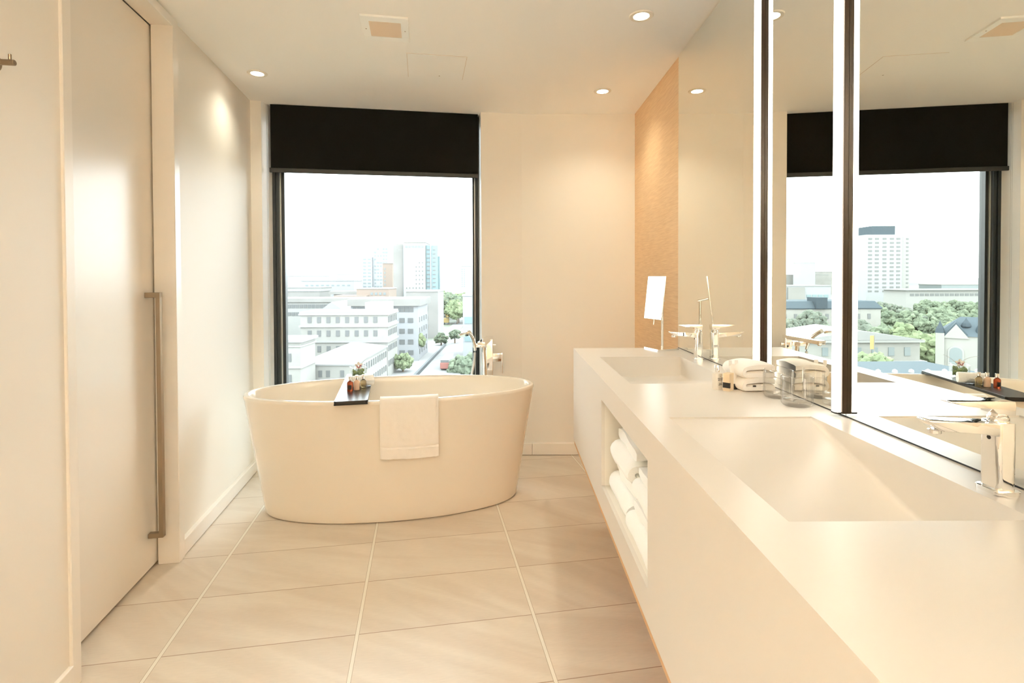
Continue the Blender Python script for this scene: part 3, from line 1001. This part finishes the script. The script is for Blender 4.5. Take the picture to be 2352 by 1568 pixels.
g2 = 'folded bath towels in the vanity niche'
NX = .332 + .05
def nt_(L, th, n, w_, seed, x, y, z, label, puff=.2, rz=0):
    towel('bath_towel', folded(L, th, n, w_, seed, puff=puff), 'terry_cool', (x + L / 2, y, z), rz, label, g2)
nt_(.27, .036, 3, .285, 11, NX - .020, 1.715, .4985, 'bulky folded white bath towel at the bottom of the far stack in the niche')
nt_(.27, .035, 3, .275, 12, NX - .016, 1.712, .6160, 'bulky folded white bath towel lying second in the far stack in the niche')
nt_(.25, .022, 2, .240, 13, NX + .035, 1.690, .7350, 'thin folded white towel on top of the far stack in the niche', .1)
nt_(.27, .030, 3, .290, 14, NX - .026, 1.418, .4985, 'folded white bath towel at the bottom of the near stack in the niche')
nt_(.27, .028, 3, .280, 15, NX - .012, 1.416, .6020, 'folded white bath towel on top of the near stack in the niche')
#CITY
# ------------------------------------------------------------------ the city outside (metres, ground 25 m below)
G = -25.0
mat('stone', (.27, .265, .245), .8); vary(MATS['stone'], (.225, .222, .205), (.25, .247, .23), .25, 4)
mat('stone_pale', (.25, .25, .24), .8)
mat('concrete', (.235, .23, .215), .8); vary(MATS['concrete'], (.19, .186, .175), (.215, .21, .20), .12, 4)
mat('brick', (.23, .185, .155), .85)
mat('white_clad', (.245, .253, .262), .6)
mat('roof_pale', (.22, .222, .22), .8)
mat('slate_roof', (.065, .082, .095), .85, spec=.08)
mat('slate_dark', (.05, .064, .075), .8, spec=.1)
mat('city_glass', (.12, .125, .125), .35, spec=.5)
mat('city_glass_pale', (.16, .185, .19), .35, spec=.5)
mat('blue_glass', (.145, .205, .215), .3, spec=.5)
mat('asphalt', (.19, .19, .19), .85); vary(MATS['asphalt'], (.175, .175, .175), (.21, .21, .205), .2, 3)
mat('city_ground', (.34, .35, .31), .9); vary(MATS['city_ground'], (.12, .14, .10), (.20, .20, .19), .02, 5)
mat('pavement_pale', (.22, .22, .215), .85)
mat('barrier_dark', (.07, .08, .085), .6)
mat('bus_white', (.3, .3, .3), .4)
mat('bus_red', (.27, .11, .09), .5)
mat('yellow_paint', (.32, .24, .10), .5)
mat('trunk_brown', (.16, .12, .08), .9)
mat('far_green', (.16, .22, .17), .95); vary(MATS['far_green'], (.115, .14, .125), (.15, .175, .155), .01, 5)
def leafmat(n, a, b):
    mat(n, a, .9, spec=.1)
    vary(MATS[n], a, b, 1.1, 5, lo=.4, hi=.62)
leafmat('leaf_mid', (.098, .120, .086), (.150, .178, .125))
leafmat('leaf_light', (.125, .155, .090), (.180, .21, .125))
leafmat('leaf_grey', (.100, .115, .094), (.145, .160, .130))

tag(obj('ground', B(-1500, 900, 20, 2600, G - 1, G), 'city_ground', None), kind='structure')
tag(obj('road', B(-24.6, -8, 60, 420, G, G + .06), 'asphalt', None), kind='structure')
tag(obj('pavement', B(-32, -25.4, 60, 420, G, G + .18), 'pavement_pale', None), kind='structure')
tag(obj('pavement', B(-8, 30, 60, 300, G, G + .14), 'pavement_pale', None), kind='structure')

WIN = {}
def windows(parent, mname, face, lo, hi, us, zs, ww, wh, every=1):
    """one window per grid place on a flat face: 'S' looks towards -y at y=lo, 'E' looks towards +x at x=lo"""
    key = (mname, face, round(ww, 2), round(wh, 2))
    if key not in WIN:
        bm = bmesh.new()
        if face == 'S': box(bm, -ww / 2, ww / 2, -.12, .10, -wh / 2, wh / 2)
        else: box(bm, -.10, .12, -ww / 2, ww / 2, -wh / 2, wh / 2)
        o = obj('window', bm, mname, parent)
        WIN[key] = o.data
        o0 = o
    else:
        o0 = bpy.data.objects.new('window', WIN[key]); COL.objects.link(o0); o0.parent = parent
    first = True
    pl = parent.location
    for u in us:
        for z in zs:
            if first: c = o0; first = False
            else:
                c = o0.copy(); COL.objects.link(c); c.parent = parent
            p = (u, lo, z) if face == 'S' else (lo, u, z)
            c.location = (p[0] - pl.x, p[1] - pl.y, p[2] - pl.z)
def frange(a, b, n): return [a + (b - a) * (i + .5) / n for i in range(n)]
def building(label, x0, x1, y0, y1, z1, m, roof='roof_pale', parapet=.5, over=.25, cat='building', group=None):
    t = thing('building', label, cat, ((x0 + x1) / 2, (y0 + y1) / 2, G), 0, group)
    cx, cy2 = (x0 + x1) / 2, (y0 + y1) / 2
    obj('walls', B(x0 - cx, x1 - cx, y0 - cy2, y1 - cy2, 0, z1 - G), m, t)
    obj('roof_deck', B(x0 - cx - over, x1 - cx + over, y0 - cy2 - over, y1 - cy2 + over, z1 - G, z1 - G + parapet), roof, t)
    return t
def addbox(t, name, m, x0, x1, y0, y1, z0, z1):
    l = t.location
    return obj(name, B(x0 - l.x, x1 - l.x, y0 - l.y, y1 - l.y, z0 - G, z1 - G), m, t)
def hip(t, name, m, x0, x1, y0, y1, z0, z1, ix, iy):
    l = t.location
    bm = bmesh.new()
    lo = [bm.verts.new((x - l.x, y - l.y, z0 - G)) for x, y in ((x0, y0), (x1, y0), (x1, y1), (x0, y1))]
    hi = [bm.verts.new((x - l.x, y - l.y, z1 - G)) for x, y in ((x0 + ix, y0 + iy), (x1 - ix, y0 + iy), (x1 - ix, y1 - iy), (x0 + ix, y1 - iy))]
    bm.faces.new(lo); bm.faces.new(hi)
    for i in range(4): bm.faces.new((lo[i], lo[(i + 1) % 4], hi[(i + 1) % 4], hi[i]))
    bmesh.ops.remove_doubles(bm, verts=bm.verts, dist=1e-4)
    return obj(name, bm, m, t)
def gable(t, name, m, x0, x1, y0, y1, z0, z1):
    """ridge along y"""
    l = t.location
    bm = bmesh.new(); xm = (x0 + x1) / 2
    a = [bm.verts.new((x - l.x, y0 - l.y, z - G)) for x, z in ((x0, z0), (x1, z0), (xm, z1))]
    b = [bm.verts.new((x - l.x, y1 - l.y, z - G)) for x, z in ((x0, z0), (x1, z0), (xm, z1))]
    bm.faces.new(a); bm.faces.new(b[::-1])
    for i in range(3): bm.faces.new((a[i], a[(i + 1) % 3], b[(i + 1) % 3], b[i]))
    return obj(name, bm, m, t)

# main stone office block
t = building('cream stone office block with three rows of windows and cornices', -54.8, -32, 138, 150, -7.9, 'stone')
for z in (-11.25, -15.3, -8.1): addbox(t, 'cornice', 'stone_pale', -55.2, -31.6, 137.6, 150.2, z - .22, z + .22)
addbox(t, 'penthouse', 'stone_pale', -38.4, -32.6, 140, 148, -7.4, -5.1)
cols = [-52.4 + 2.46 * k for k in range(8)]
windows(t, 'city_glass', 'S', 138, 0, cols, (-9.55, -13.1, -17.2, -21.2), .98, 1.55)
windows(t, 'city_glass', 'E', -32, 0, frange(138.4, 149.6, 6), (-9.55, -13.1, -17.2, -21.2), .9, 1.55)
# lower wing in front of it
t = building('long low stone wing with a white hipped roof reaching towards the hotel', -43.5, -32, 108, 137.3, -16.6, 'stone', over=.3, parapet=.3)
hip(t, 'hipped_roof', 'roof_pale', -43.7, -31.8, 107.8, 137.3, -16.3, -14.3, 5.0, 9)
windows(t, 'city_glass', 'S', 108, 0, [-41.6, -38.9, -37.3, -34.4], (-18.3, -21.9), .75, 1.35)
windows(t, 'city_glass', 'E', -32, 0, frange(108.6, 136.8, 14), (-18.3, -21.9), .8, 1.5)
# pavilion at the left
t = building('tall cream stone pavilion nearest the hotel beside the white-roofed wing', -50, -39.4, 99, 106.6, -10.7, 'stone', over=.5)
addbox(t, 'cornice', 'stone_pale', -50.3, -39.1, 98.7, 106.8, -15.6, -15.2)
addbox(t, 'cornice', 'stone_pale', -50.2, -39.2, 98.8, 106.8, -11.6, -11.3)
windows(t, 'city_glass', 'S', 99, 0, [-41.6, -45.5], (-13.6, -17.6, -21.6), 1.0, 1.55)
# long low building behind with ribbon windows and a pediment
t = building('long pale building with ribbon windows behind the stone office block', -100, -58, 222, 240, -8.6, 'stone_pale', 'concrete', parapet=1.6, over=.8)
windows(t, 'city_glass', 'S', 222, 0, frange(-97, -60, 22), (-10.4, -13.6), 1.45, 1.5)
t = building('white gabled building rising above the cream office block', -66, -54, 178, 200, -11.5, 'white_clad')
gable(t, 'pediment', 'white_clad', -66.3, -53.7, 177.6, 200, -11.2, -6.6)
# white mid-rise block
t = building('white mid-rise block with dark ribbon windows at its top floor', -50, -28.9, 166, 186, -7.4, 'white_clad', 'concrete', parapet=2.2, over=.9)
windows(t, 'city_glass', 'S', 166, 0, frange(-49.5, -30.2, 14), (-8.6,), 1.25, 1.5)
windows(t, 'city_glass', 'S', 166, 0, [-42.6, -40.3, -37.4, -33.9, -31.2], (-12.0, -15.4, -18.8, -22.2), 1.7, 1.5)
windows(t, 'city_glass', 'E', -28.9, 0, frange(167, 185, 4), (-12.0, -15.4, -18.8, -22.2), 1.5, 1.6)
# beige block below the tower
t = building('beige stepped block at the foot of the hotel tower', -45, -31.2, 230, 250, -4.6, 'concrete', 'stone_pale')
windows(t, 'city_glass', 'S', 230, 0, [-39.2, -36.2], (-8, -12, -16, -20), 1.2, 2.2)
# hotel tower with a glass corner
t = thing('building', 'tall beige concrete tower with a glazed blue right-hand bay', 'building', (-53, 310, G))
addbox(t, 'left_slab', 'concrete', -66.4, -60.4, 302, 318, G, 21.1)
addbox(t, 'walls', 'stone_pale', -60.2, -47.8, 300, 318, G, 22.6)
addbox(t, 'crown', 'concrete', -60.4, -47.6, 299.7, 318, 21.6, 24.6)
addbox(t, 'glass_bay', 'blue_glass', -47.7, -40.9, 302, 318, -12, 20.2)
addbox(t, 'glass_bay', 'blue_glass', -41.0, -39.9, 304, 318, -12, 14.0)
addbox(t, 'mullion', 'white_clad', -45.2, -44.6, 301.4, 302.2, -12, 21.0)
addbox(t, 'recess', 'city_glass_pale', -60.6, -60.1, 300.8, 302, G, 21.0)
random.seed(5)
xs = frange(-59.4, -48.4, 6)
windows(t, 'city_glass_pale', 'S', 300, 0, xs, (19.4,), 1.4, 1.2)
windows(t, 'city_glass', 'S', 300, 0, xs, (-9, -6.6, -4.2), .45, .8)
windows(t, 'city_glass', 'S', 300, 0, xs[3:], (-1.8, .6, 3.0, 5.4, 7.8), .45, .8)
windows(t, 'city_glass', 'S', 300, 0, xs[4:], (10.2,), .45, .8)
for z in range(13): windows(t, 'city_glass', 'S', 302, 0, [-46.4, -43.0], (-10.6 + 2.35 * z,), 1.6, .6)
# white tower
t = thing('building', 'tall white apartment tower with a stepped left side', 'building', (-106, 432, G))
addbox(t, 'walls', 'white_clad', -109.8, -97, 424, 442, G, 28)
addbox(t, 'lower_wing', 'white_clad', -117.7, -109.9, 422, 440, G, 18.5)
random.seed(8)
for k in range(13):
    z = -8 + 2.75 * k
    xs = [x for x in frange(-109, -97.6, 5) if random.random() > .25]
    windows(t, 'city_glass_pale', 'S', 424, 0, xs, (z,), random.choice((1.2, 1.8)), 1.2)
    if z < 17: windows(t, 'city_glass_pale', 'S', 422, 0, [-115.8, -112], (z,), 2.4, 1.0)
t = building('narrow brown brick tower between the white tower and the beige tower', -84, -77.6, 350, 365, 11.2, 'brick', 'stone_pale')
windows(t, 'city_glass_pale', 'S', 350, 0, [-82.6], [-8 + 2.6 * k for k in range(7)], .9, 1.2)
t = building('low brown brick building with stepped roofs below the towers', -76, -60, 262, 280, -4.0, 'brick', 'stone_pale')
addbox(t, 'lower_wing', 'brick', -86, -70, 258, 272, G, -7.0)
windows(t, 'city_glass_pale', 'S', 262, 0, frange(-69.5, -61, 4), (-6.3,), 1.2, 1.3)
t = building('low white building with a wide dark-edged canopy left of the brick one', -95, -78, 285, 300, -7.2, 'white_clad', 'concrete', parapet=1.6, over=2)
windows(t, 'blue_glass', 'S', 285, 0, frange(-94, -80, 5), (-10.0,), 2.0, 2.4)
t = building('plain pale block at the far left of the window view', -150, -118, 330, 350, -4.5, 'stone_pale')
t = building('pale grey block standing behind the ribbon-window building', -128, -108, 300, 318, -6.0, 'concrete')
t = building('long white roofed block in front of the distant hills', -150, -112, 380, 400, -.5, 'white_clad')
windows(t, 'city_glass_pale', 'S', 380, 0, frange(-148, -114, 9), (-3.6,), 2, 1)
t = building('faint far white building on the skyline at the left edge', -330, -270, 760, 790, 5, 'white_clad')
t = building('faint far pale tower on the skyline beside the hills', -262, -236, 800, 820, 8, 'white_clad')
# right side
t = building('distant slim white tower beside the right window frame', -55, -36, 600, 620, 15, 'white_clad')
windows(t, 'city_glass_pale', 'S', 600, 0, [-53.5, -51.0], [-8 + 2.4 * k for k in range(9)], 1.0, 1.3)
t = building('white low-rise with blue ribbon glazing at the right window frame', -15.2, 4, 172, 190, -4.6, 'white_clad')
for z in (-12.5, -18.4): addbox(t, 'ribbon_glazing', 'blue_glass', -14.6, 4, 171.8, 172.2, z - 1.1, z + 1.1)
# things in the street
b = tag(obj('median_barrier', B(-25.35, -24.7, 120, 205, G, G + .95), 'barrier_dark'), 'long dark barrier running beside the street', 'barrier')
bs = thing('bus', 'white bus with a red front on the street beside the trees', 'bus', (-18.4, 155, G + .06))
obj('body', B(-1.3, 1.3, -5.7, 6, .45, 3.1, .15, 2), 'bus_white', bs)
obj('red_front', B(-1.32, 1.32, -6.0, -5.2, .45, 2.2, .1, 2), 'bus_red', bs)
obj('windscreen', B(-1.15, 1.15, -5.82, -5.70, 2.25, 2.95), 'city_glass', bs)
for x in (-1.2, 1.2):
    for y in (-4, 3.6):
        bm = bmesh.new(); cyl(bm, (x - .15, y, .45), (x + .15, y, .45), .48, 16); obj('wheel', bm, 'barrier_dark', bs)
def car(x, y, m, label):
    c = thing('car', label, 'car', (x, y, G + .06), 0, 'cars on the street')
    bm = bmesh.new(); box(bm, -.9, .9, -2.2, 2.2, .3, .95, .12, 2); obj('body', bm, m, c)
    bm = bmesh.new(); box(bm, -.75, .75, -1.1, 1.4, .93, 1.5, .2, 2); obj('cabin', bm, 'city_glass', c)
    for xx in (-.85, .85):
        for yy in (-1.4, 1.4):
            bm = bmesh.new(); cyl(bm, (xx - .1, yy, .32), (xx + .1, yy, .32), .32, 12); obj('wheel', bm, 'barrier_dark', c)
car(-21.5, 236, 'bus_white', 'small white car far up the street beyond the trees')
car(-14.5, 250, 'barrier_dark', 'small dark car on the far right lane of the street')
car(-18, 268, 'bus_red', 'small red car beyond the others on the street')
ex = thing('excavator', 'yellow excavator with raised arm at the far end of the street', 'excavator', (-36, 300, G))
obj('cab', B(-1.6, 1.6, -1.5, 1.5, 1.0, 3.6, .2, 2), 'yellow_paint', ex)
bm = bmesh.new()
for x in (-1.3, 1.3): box(bm, x - .35, x + .35, -2, 2, 0, 1.0, .25, 2)
obj('tracks', bm, 'barrier_dark', ex)
bm = bmesh.new(); cyl(bm, (.6, -1, 3), (-.6, -2.5, 8.4), .35, 10); cyl(bm, (-.6, -2.5, 8.4), (1.2, -3, 5.2), .28, 10); box(bm, .6, 1.8, -3.6, -2.4, 4.2, 5.4, .2, 1); obj('boom', bm, 'yellow_paint', ex)

# hills on the horizon
bm = bmesh.new()
n = 90
rows = []
for i in range(n + 1):
    x = -1650 + 2200 * i / n
    yb_ = 1700 - .00022 * (x + 300) ** 2
    hgt = 22 + 14 * noise.noise(Vector((x * .004, 0, 1))) + 5 * noise.noise(Vector((x * .02, 3, 1)))
    rows.append([bm.verts.new((x, yb_ + d, G + h_)) for d, h_ in ((0, -2), (60, hgt * .6), (160, hgt * .95), (420, hgt * .8), (500, -2))])
for A_, B_ in zip(rows, rows[1:]):
    for k in range(4): bm.faces.new((A_[k], B_[k], B_[k + 1], A_[k + 1]))
tag(obj('hills', bm, 'far_green', None, smooth=True), kind='structure')

# trees: a few crowns of leafy clumps, then copies
def crown(seed, r, m, name, flat=.8):
    rnd = random.Random(seed)
    bm = bmesh.new()
    for k in range(120):
        a, c = rnd.uniform(0, 2 * PI), rnd.uniform(-.75, 1)
        q = rnd.uniform(.45, .88) * r
        s = math.sqrt(max(0, 1 - c * c))
        p = Vector((q * s * math.cos(a), q * s * math.sin(a), q * c * flat))
        t = bmesh.new(); bmesh.ops.create_icosphere(t, subdivisions=2, radius=r * rnd.uniform(.12, .25))
        o_ = rnd.uniform(0, 99)
        for v in t.verts: v.co *= 1 + .55 * noise.noise(v.co * (8 / r) + Vector((o_, 0, 0)))
        merge(bm, t, Matrix.Translation(p))
    me = bpy.data.meshes.new(name); bm.to_mesh(me); bm.free(); me.materials.append(MATS[m])
    return me
bm = bmesh.new(); cyl(bm, (0, 0, 0), (0, 0, 1), .035, 10, .022); trunk_me = bpy.data.meshes.new('trunk'); bm.to_mesh(trunk_me); bm.free(); trunk_me.materials.append(MATS['trunk_brown'])
CROWNS = {}
for m in ('leaf_mid', 'leaf_light', 'leaf_grey'):
    CROWNS[m] = [crown(k * 7 + len(m), 1.0, m, 'crown') for k in range(3)]
def tree(x, y, topz, r, m, label, group, k=0, rz=0, gz=None):
    gz = G if gz is None else gz
    t = thing('tree', label, 'tree', (x, y, gz), rz, group)
    c = bpy.data.objects.new('crown', CROWNS[m][k % 3]); COL.objects.link(c); c.parent = t
    c.location = (0, 0, topz - gz - r * .95); c.scale = (r, r, r * 1.05)
    s = bpy.data.objects.new('trunk', trunk_me); COL.objects.link(s); s.parent = t
    s.scale = (9, 9, topz - gz - r)
    return t
gs = 'trees lining the street below'
tree(-30.8, 170, -15.3, 3.9, 'leaf_light', 'light green tree on the pavement at the corner of the white mid-rise block', gs)
tree(-29.8, 147, -19.2, 3.0, 'leaf_light', 'small rounded tree on the pavement beside the stone wing', gs, 1, 1)
tree(-26.6, 205, -19.6, 2.8, 'leaf_mid', 'small dark tree far up the pavement past the mid-rise block', gs, 2, 2)
tree(-22.0, 212, -19.0, 2.6, 'leaf_mid', 'small tree beside the construction site up the street', gs, 1, .4)
tree(-13.0, 148, -19.8, 4.6, 'leaf_mid', 'broad green tree beside the bus', gs, 0, 2.2)
tree(-9.2, 140, -18.2, 4.8, 'leaf_mid', 'broad green tree at the right window frame nearest the bus', gs, 2, .8)
rnd = random.Random(12)
gp = 'trees of the wood beyond the street'
lab = ['green tree in the wood at the far end of the street']
for k in range(22):
    y = 300 + 190 * ((k * 7) % 22) / 22
    u = rnd.uniform(1004, 1100)
    tree((u - 1169) / 1206 * y, y, G + rnd.uniform(12, 17), rnd.uniform(6, 8.5), 'leaf_mid' if k % 3 else 'leaf_light', '%s tree in the distant wood %s, %s' % ('dark green' if k % 3 else 'light green', 'behind the beige block' if u < 1036 else ('in line with the street' if u < 1066 else 'by the slim white tower'), 'near side' if y < 350 else ('middle' if y < 430 else 'far side')), gp, k, k * 1.3)

# ---- what the wall mirrors show, further to the left of the window
t = thing('building', 'tall white slab tower with a grid of small windows and a dark roof box', 'building', (-266, 380, G))
addbox(t, 'walls', 'white_clad', -276, -250.5, 370, 392, G, 31)
addbox(t, 'side_wing', 'stone_pale', -283, -276.2, 372, 392, G, 30)
addbox(t, 'roof_box', 'slate_roof', -274, -257, 374, 388, 31, 37.5)
windows(t, 'city_glass', 'S', 370, 0, [-273.4, -268.8, -263.6, -258.2, -253.4], [-9 + 2.85 * k for k in range(14)], 2.7, 1.25)
windows(t, 'city_glass', 'S', 372, 0, [-281.3], [-9 + 2.85 * k for k in range(14)], 1.6, 1.0)
g3 = 'trees of the park beside the church'
for k in range(58):
    y = 118 + 175 * ((k * 13) % 58) / 58
    u = rnd.uniform(1905, 2290)
    x = 1.75 - (u - 1169) / 1206 * y
    if (-90 < x < -52 and y < 134) or (-280 < x < -220 and 290 < y < 325) or (-119 < x < -74 and 153 < y < 182): continue
    mm = 'leaf_light' if (u > 2080 and y < 160) else ('leaf_grey' if u < 2110 and k % 2 else 'leaf_mid')
    lb = '%s park tree %s, %s' % ({'leaf_light': 'pale yellow-green', 'leaf_grey': 'grey-green', 'leaf_mid': 'mid green'}[mm], 'below the white slab tower' if u < 2050 else ('between the white tower and the church' if u < 2165 else 'behind the church roof'), 'in its front row' if y < 165 else ('in its middle' if y < 225 else 'at the back of it'))
    tree(x, y, G + rnd.uniform(12, 15.5), rnd.uniform(4.4, 5.8), mm, lb, g3, k, k * 1.7)
tree(-92, 118, -10.8, 5.0, 'leaf_light', 'pale yellow-green tree filling the gap between the classical building and the church', 'trees by the church', 1, .3)
tree(-94.5, 127, -9.6, 5.0, 'leaf_light', 'taller pale tree just behind the gap beside the church', 'trees by the church', 2, 1.1)
tree(-57.3, 85, -10.4, 3.3, 'leaf_light', 'pale green tree in front of the classical building next to the near light bar', 'trees by the church', 0, 2.1)
tree(-70.0, 133.5, -8.6, 3.6, 'leaf_grey', 'grey-green tree behind the classical building roof', 'trees by the slate roof', 1, .3)
tree(-79.5, 141, -7.2, 4.6, 'leaf_grey', 'larger grey-green tree in front of the slate-roofed stone building', 'trees by the slate roof', 2, 1.3)
# church
t = thing('church', 'stone church with a steep dark slate gable and a round-headed window', 'church', (-75.3, 90, G), math.radians(40))
def loc_box(name, m, x0, x1, y0, y1, z0, z1): return obj(name, B(x0, x1, y0, y1, z0 - G, z1 - G), m, t)
def loc_prism(name, m, pts, y0, y1):
    bm = bmesh.new()
    a = [bm.verts.new((x, y0, z - G)) for x, z in pts]; b = [bm.verts.new((x, y1, z - G)) for x, z in pts]
    bm.faces.new(a); bm.faces.new(b[::-1])
    for i in range(len(a)): bm.faces.new((a[i], a[(i + 1) % len(a)], b[(i + 1) % len(a)], b[i]))
    return obj(name, bm, m, t)
loc_box('walls', 'stone', -6.5, 2.6, 0, 10, G, -9.0)
loc_prism('gable_wall', 'stone', [(-1.75, -9.4), (1.75, -9.4), (0, -7.0)], -.25, 1)
loc_prism('slate_roof', 'slate_roof', [(-2.1, -9.5), (2.1, -9.5), (0, -6.6)], .05, 6)
bm = bmesh.new()
pp = [(-6.7, -.2, -9.0), (2.8, -.2, -9.0), (2.8, 10.2, -9.0), (-6.7, 10.2, -9.0), (-5.6, 4.5, -5.9), (-.6, 4.5, -5.9)]
vv = [bm.verts.new((x, y, z - G)) for x, y, z in pp]
for f in ((0, 1, 5, 4), (1, 2, 5), (2, 3, 4, 5), (3, 0, 4), (3, 2, 1, 0)): bm.faces.new([vv[k] for k in f])
obj('slate_roof', bm, 'slate_roof', t)
loc_box('corner_tower', 'stone', 1.55, 2.75, -.35, 1.2, G, -8.6)
loc_box('string_course', 'stone_pale', -6.6, 2.8, -.4, 0, -15.9, -15.5)
for x, y, z, k in ((2.15, .4, -8.7, 1), (-1.35, 2.2, -7.5, .7), (-3.2, 1.2, -8.4, 1)):
    bm = bmesh.new()
    lathe(bm, [(0, 2.4 * k), (.08, 2.0 * k), (.28, 1.5 * k), (.55, .9 * k), (.7, .2), (.7, 0), (0, 0)], 8, (x, y, z - G)); obj('turret', bm, 'slate_dark', t)
def arch_pts(r, z0, h): return [(r, z0), (r, z0 + h)] + [(r * math.cos(PI * k / 16), z0 + h + r * math.sin(PI * k / 16)) for k in range(1, 16)] + [(-r, z0 + h), (-r, z0)]
loc_prism('window_surround', 'stone_pale', arch_pts(1.08, -14.2, 2.4), -.12, .1)
loc_prism('arched_window', 'city_glass_pale', arch_pts(.82, -13.9, 2.1), -.18, .1)

# neoclassical building with a low pitched roof
t = thing('building', 'low classical stone building with a pitched pale roof and deep cornices', 'building', (-72, 118, G))
addbox(t, 'walls', 'stone', -84.8, -59, 110, 126, G, -12.2)
t['label'] = 'low classical stone building with a pitched pale roof and deep cornices'
for z, o_ in ((-12.3, .6), (-16.6, .9)): addbox(t, 'cornice', 'stone_pale', -84.8 - o_, -59 + o_, 110 - o_, 126, z - .25, z + .2)
l = t.location
gable(t, 'pitched_roof', 'roof_pale', -85.6, -58.4, 109.6, 126, -12.05, -10.05)
windows(t, 'city_glass_pale', 'S', 110, 0, [-82.1, -78.7, -75.2, -71.7, -68.2, -64.7], (-14.5,), 1.25, 1.8)
windows(t, 'city_glass_pale', 'S', 110, 0, [-82.1, -78.7, -75.2, -71.7, -68.2, -64.7], (-20.0,), 1.25, 2.4)
bn = thing('street_banner', 'narrow yellow banner on a tall pole in front of the classical building', 'banner', (-67.7, 100, G))
obj('banner_cloth', B(-.36, .36, -.03, .03, 12.4, 15.0), 'yellow_paint', bn)
bm = bmesh.new(); cyl(bm, (-.46, 0, 0), (-.46, 0, 15.3), .07, 10); obj('pole', bm, 'concrete', bn)
# low buildings left in the mirror view
t = building('long stone building with a dark slate roof in the mirror view', -112, -80, 160, 175, -8.6, 'stone', 'slate_roof', parapet=.3)
hip(t, 'hipped_roof', 'slate_roof', -112.4, -79.6, 159.6, 175.4, -8.3, -6.2, 1.5, 1.5)
addbox(t, 'dormer', 'slate_dark', -95, -91.6, 159, 164, -8.4, -5.0)
windows(t, 'city_glass', 'S', 160, 0, frange(-110, -81, 9), (-10.8, -14.6), .9, 1.6)
t = building('white terraced block with blue glazing in the mirror view', -152, -124, 250, 268, -3.2, 'white_clad')
addbox(t, 'upper_block', 'concrete', -139, -131, 249, 262, G, -3.6)
windows(t, 'blue_glass', 'S', 250, 0, frange(-151, -140, 4), (-8, -11.5), 2.2, 1.6)
t = building('pale far slab on the skyline between the light bars', -462, -400, 760, 790, 4.5, 'concrete')
t = building('pale far apartment tower on the skyline between the light bars', -425, -404, 730, 748, 21, 'white_clad')
t = building('long pale far block on the skyline behind the near light bar', -520, -458, 800, 820, 9, 'concrete')
t = building('long low modern building beyond the park trees', -276, -226, 300, 318, -6.6, 'stone_pale', 'roof_pale', over=1.5)
windows(t, 'city_glass', 'S', 300, 0, frange(-274, -228, 16), (-9.2,), 2.2, 1.4)
t = building('dark glazed low building beyond the park at the right of the mirror view', -346, -296, 360, 380, -4.6, 'city_glass_pale', 'concrete')
t = building('flat grey-roofed building right below the hotel in the mirror view', -57, -40, 62, 74, -11.3, 'stone', 'slate_roof', over=.4)
bm = bmesh.new()
for k in range(7):
    lathe(bm, [(0, 0), (.22, 0), (.16, .35), (.30, .6), (.26, .85), (0, 1.0)], 12, (-6 + 2.0 * k, -5.4, 14.2))
o = obj('roof_finial', bm, 'stone_pale', t)
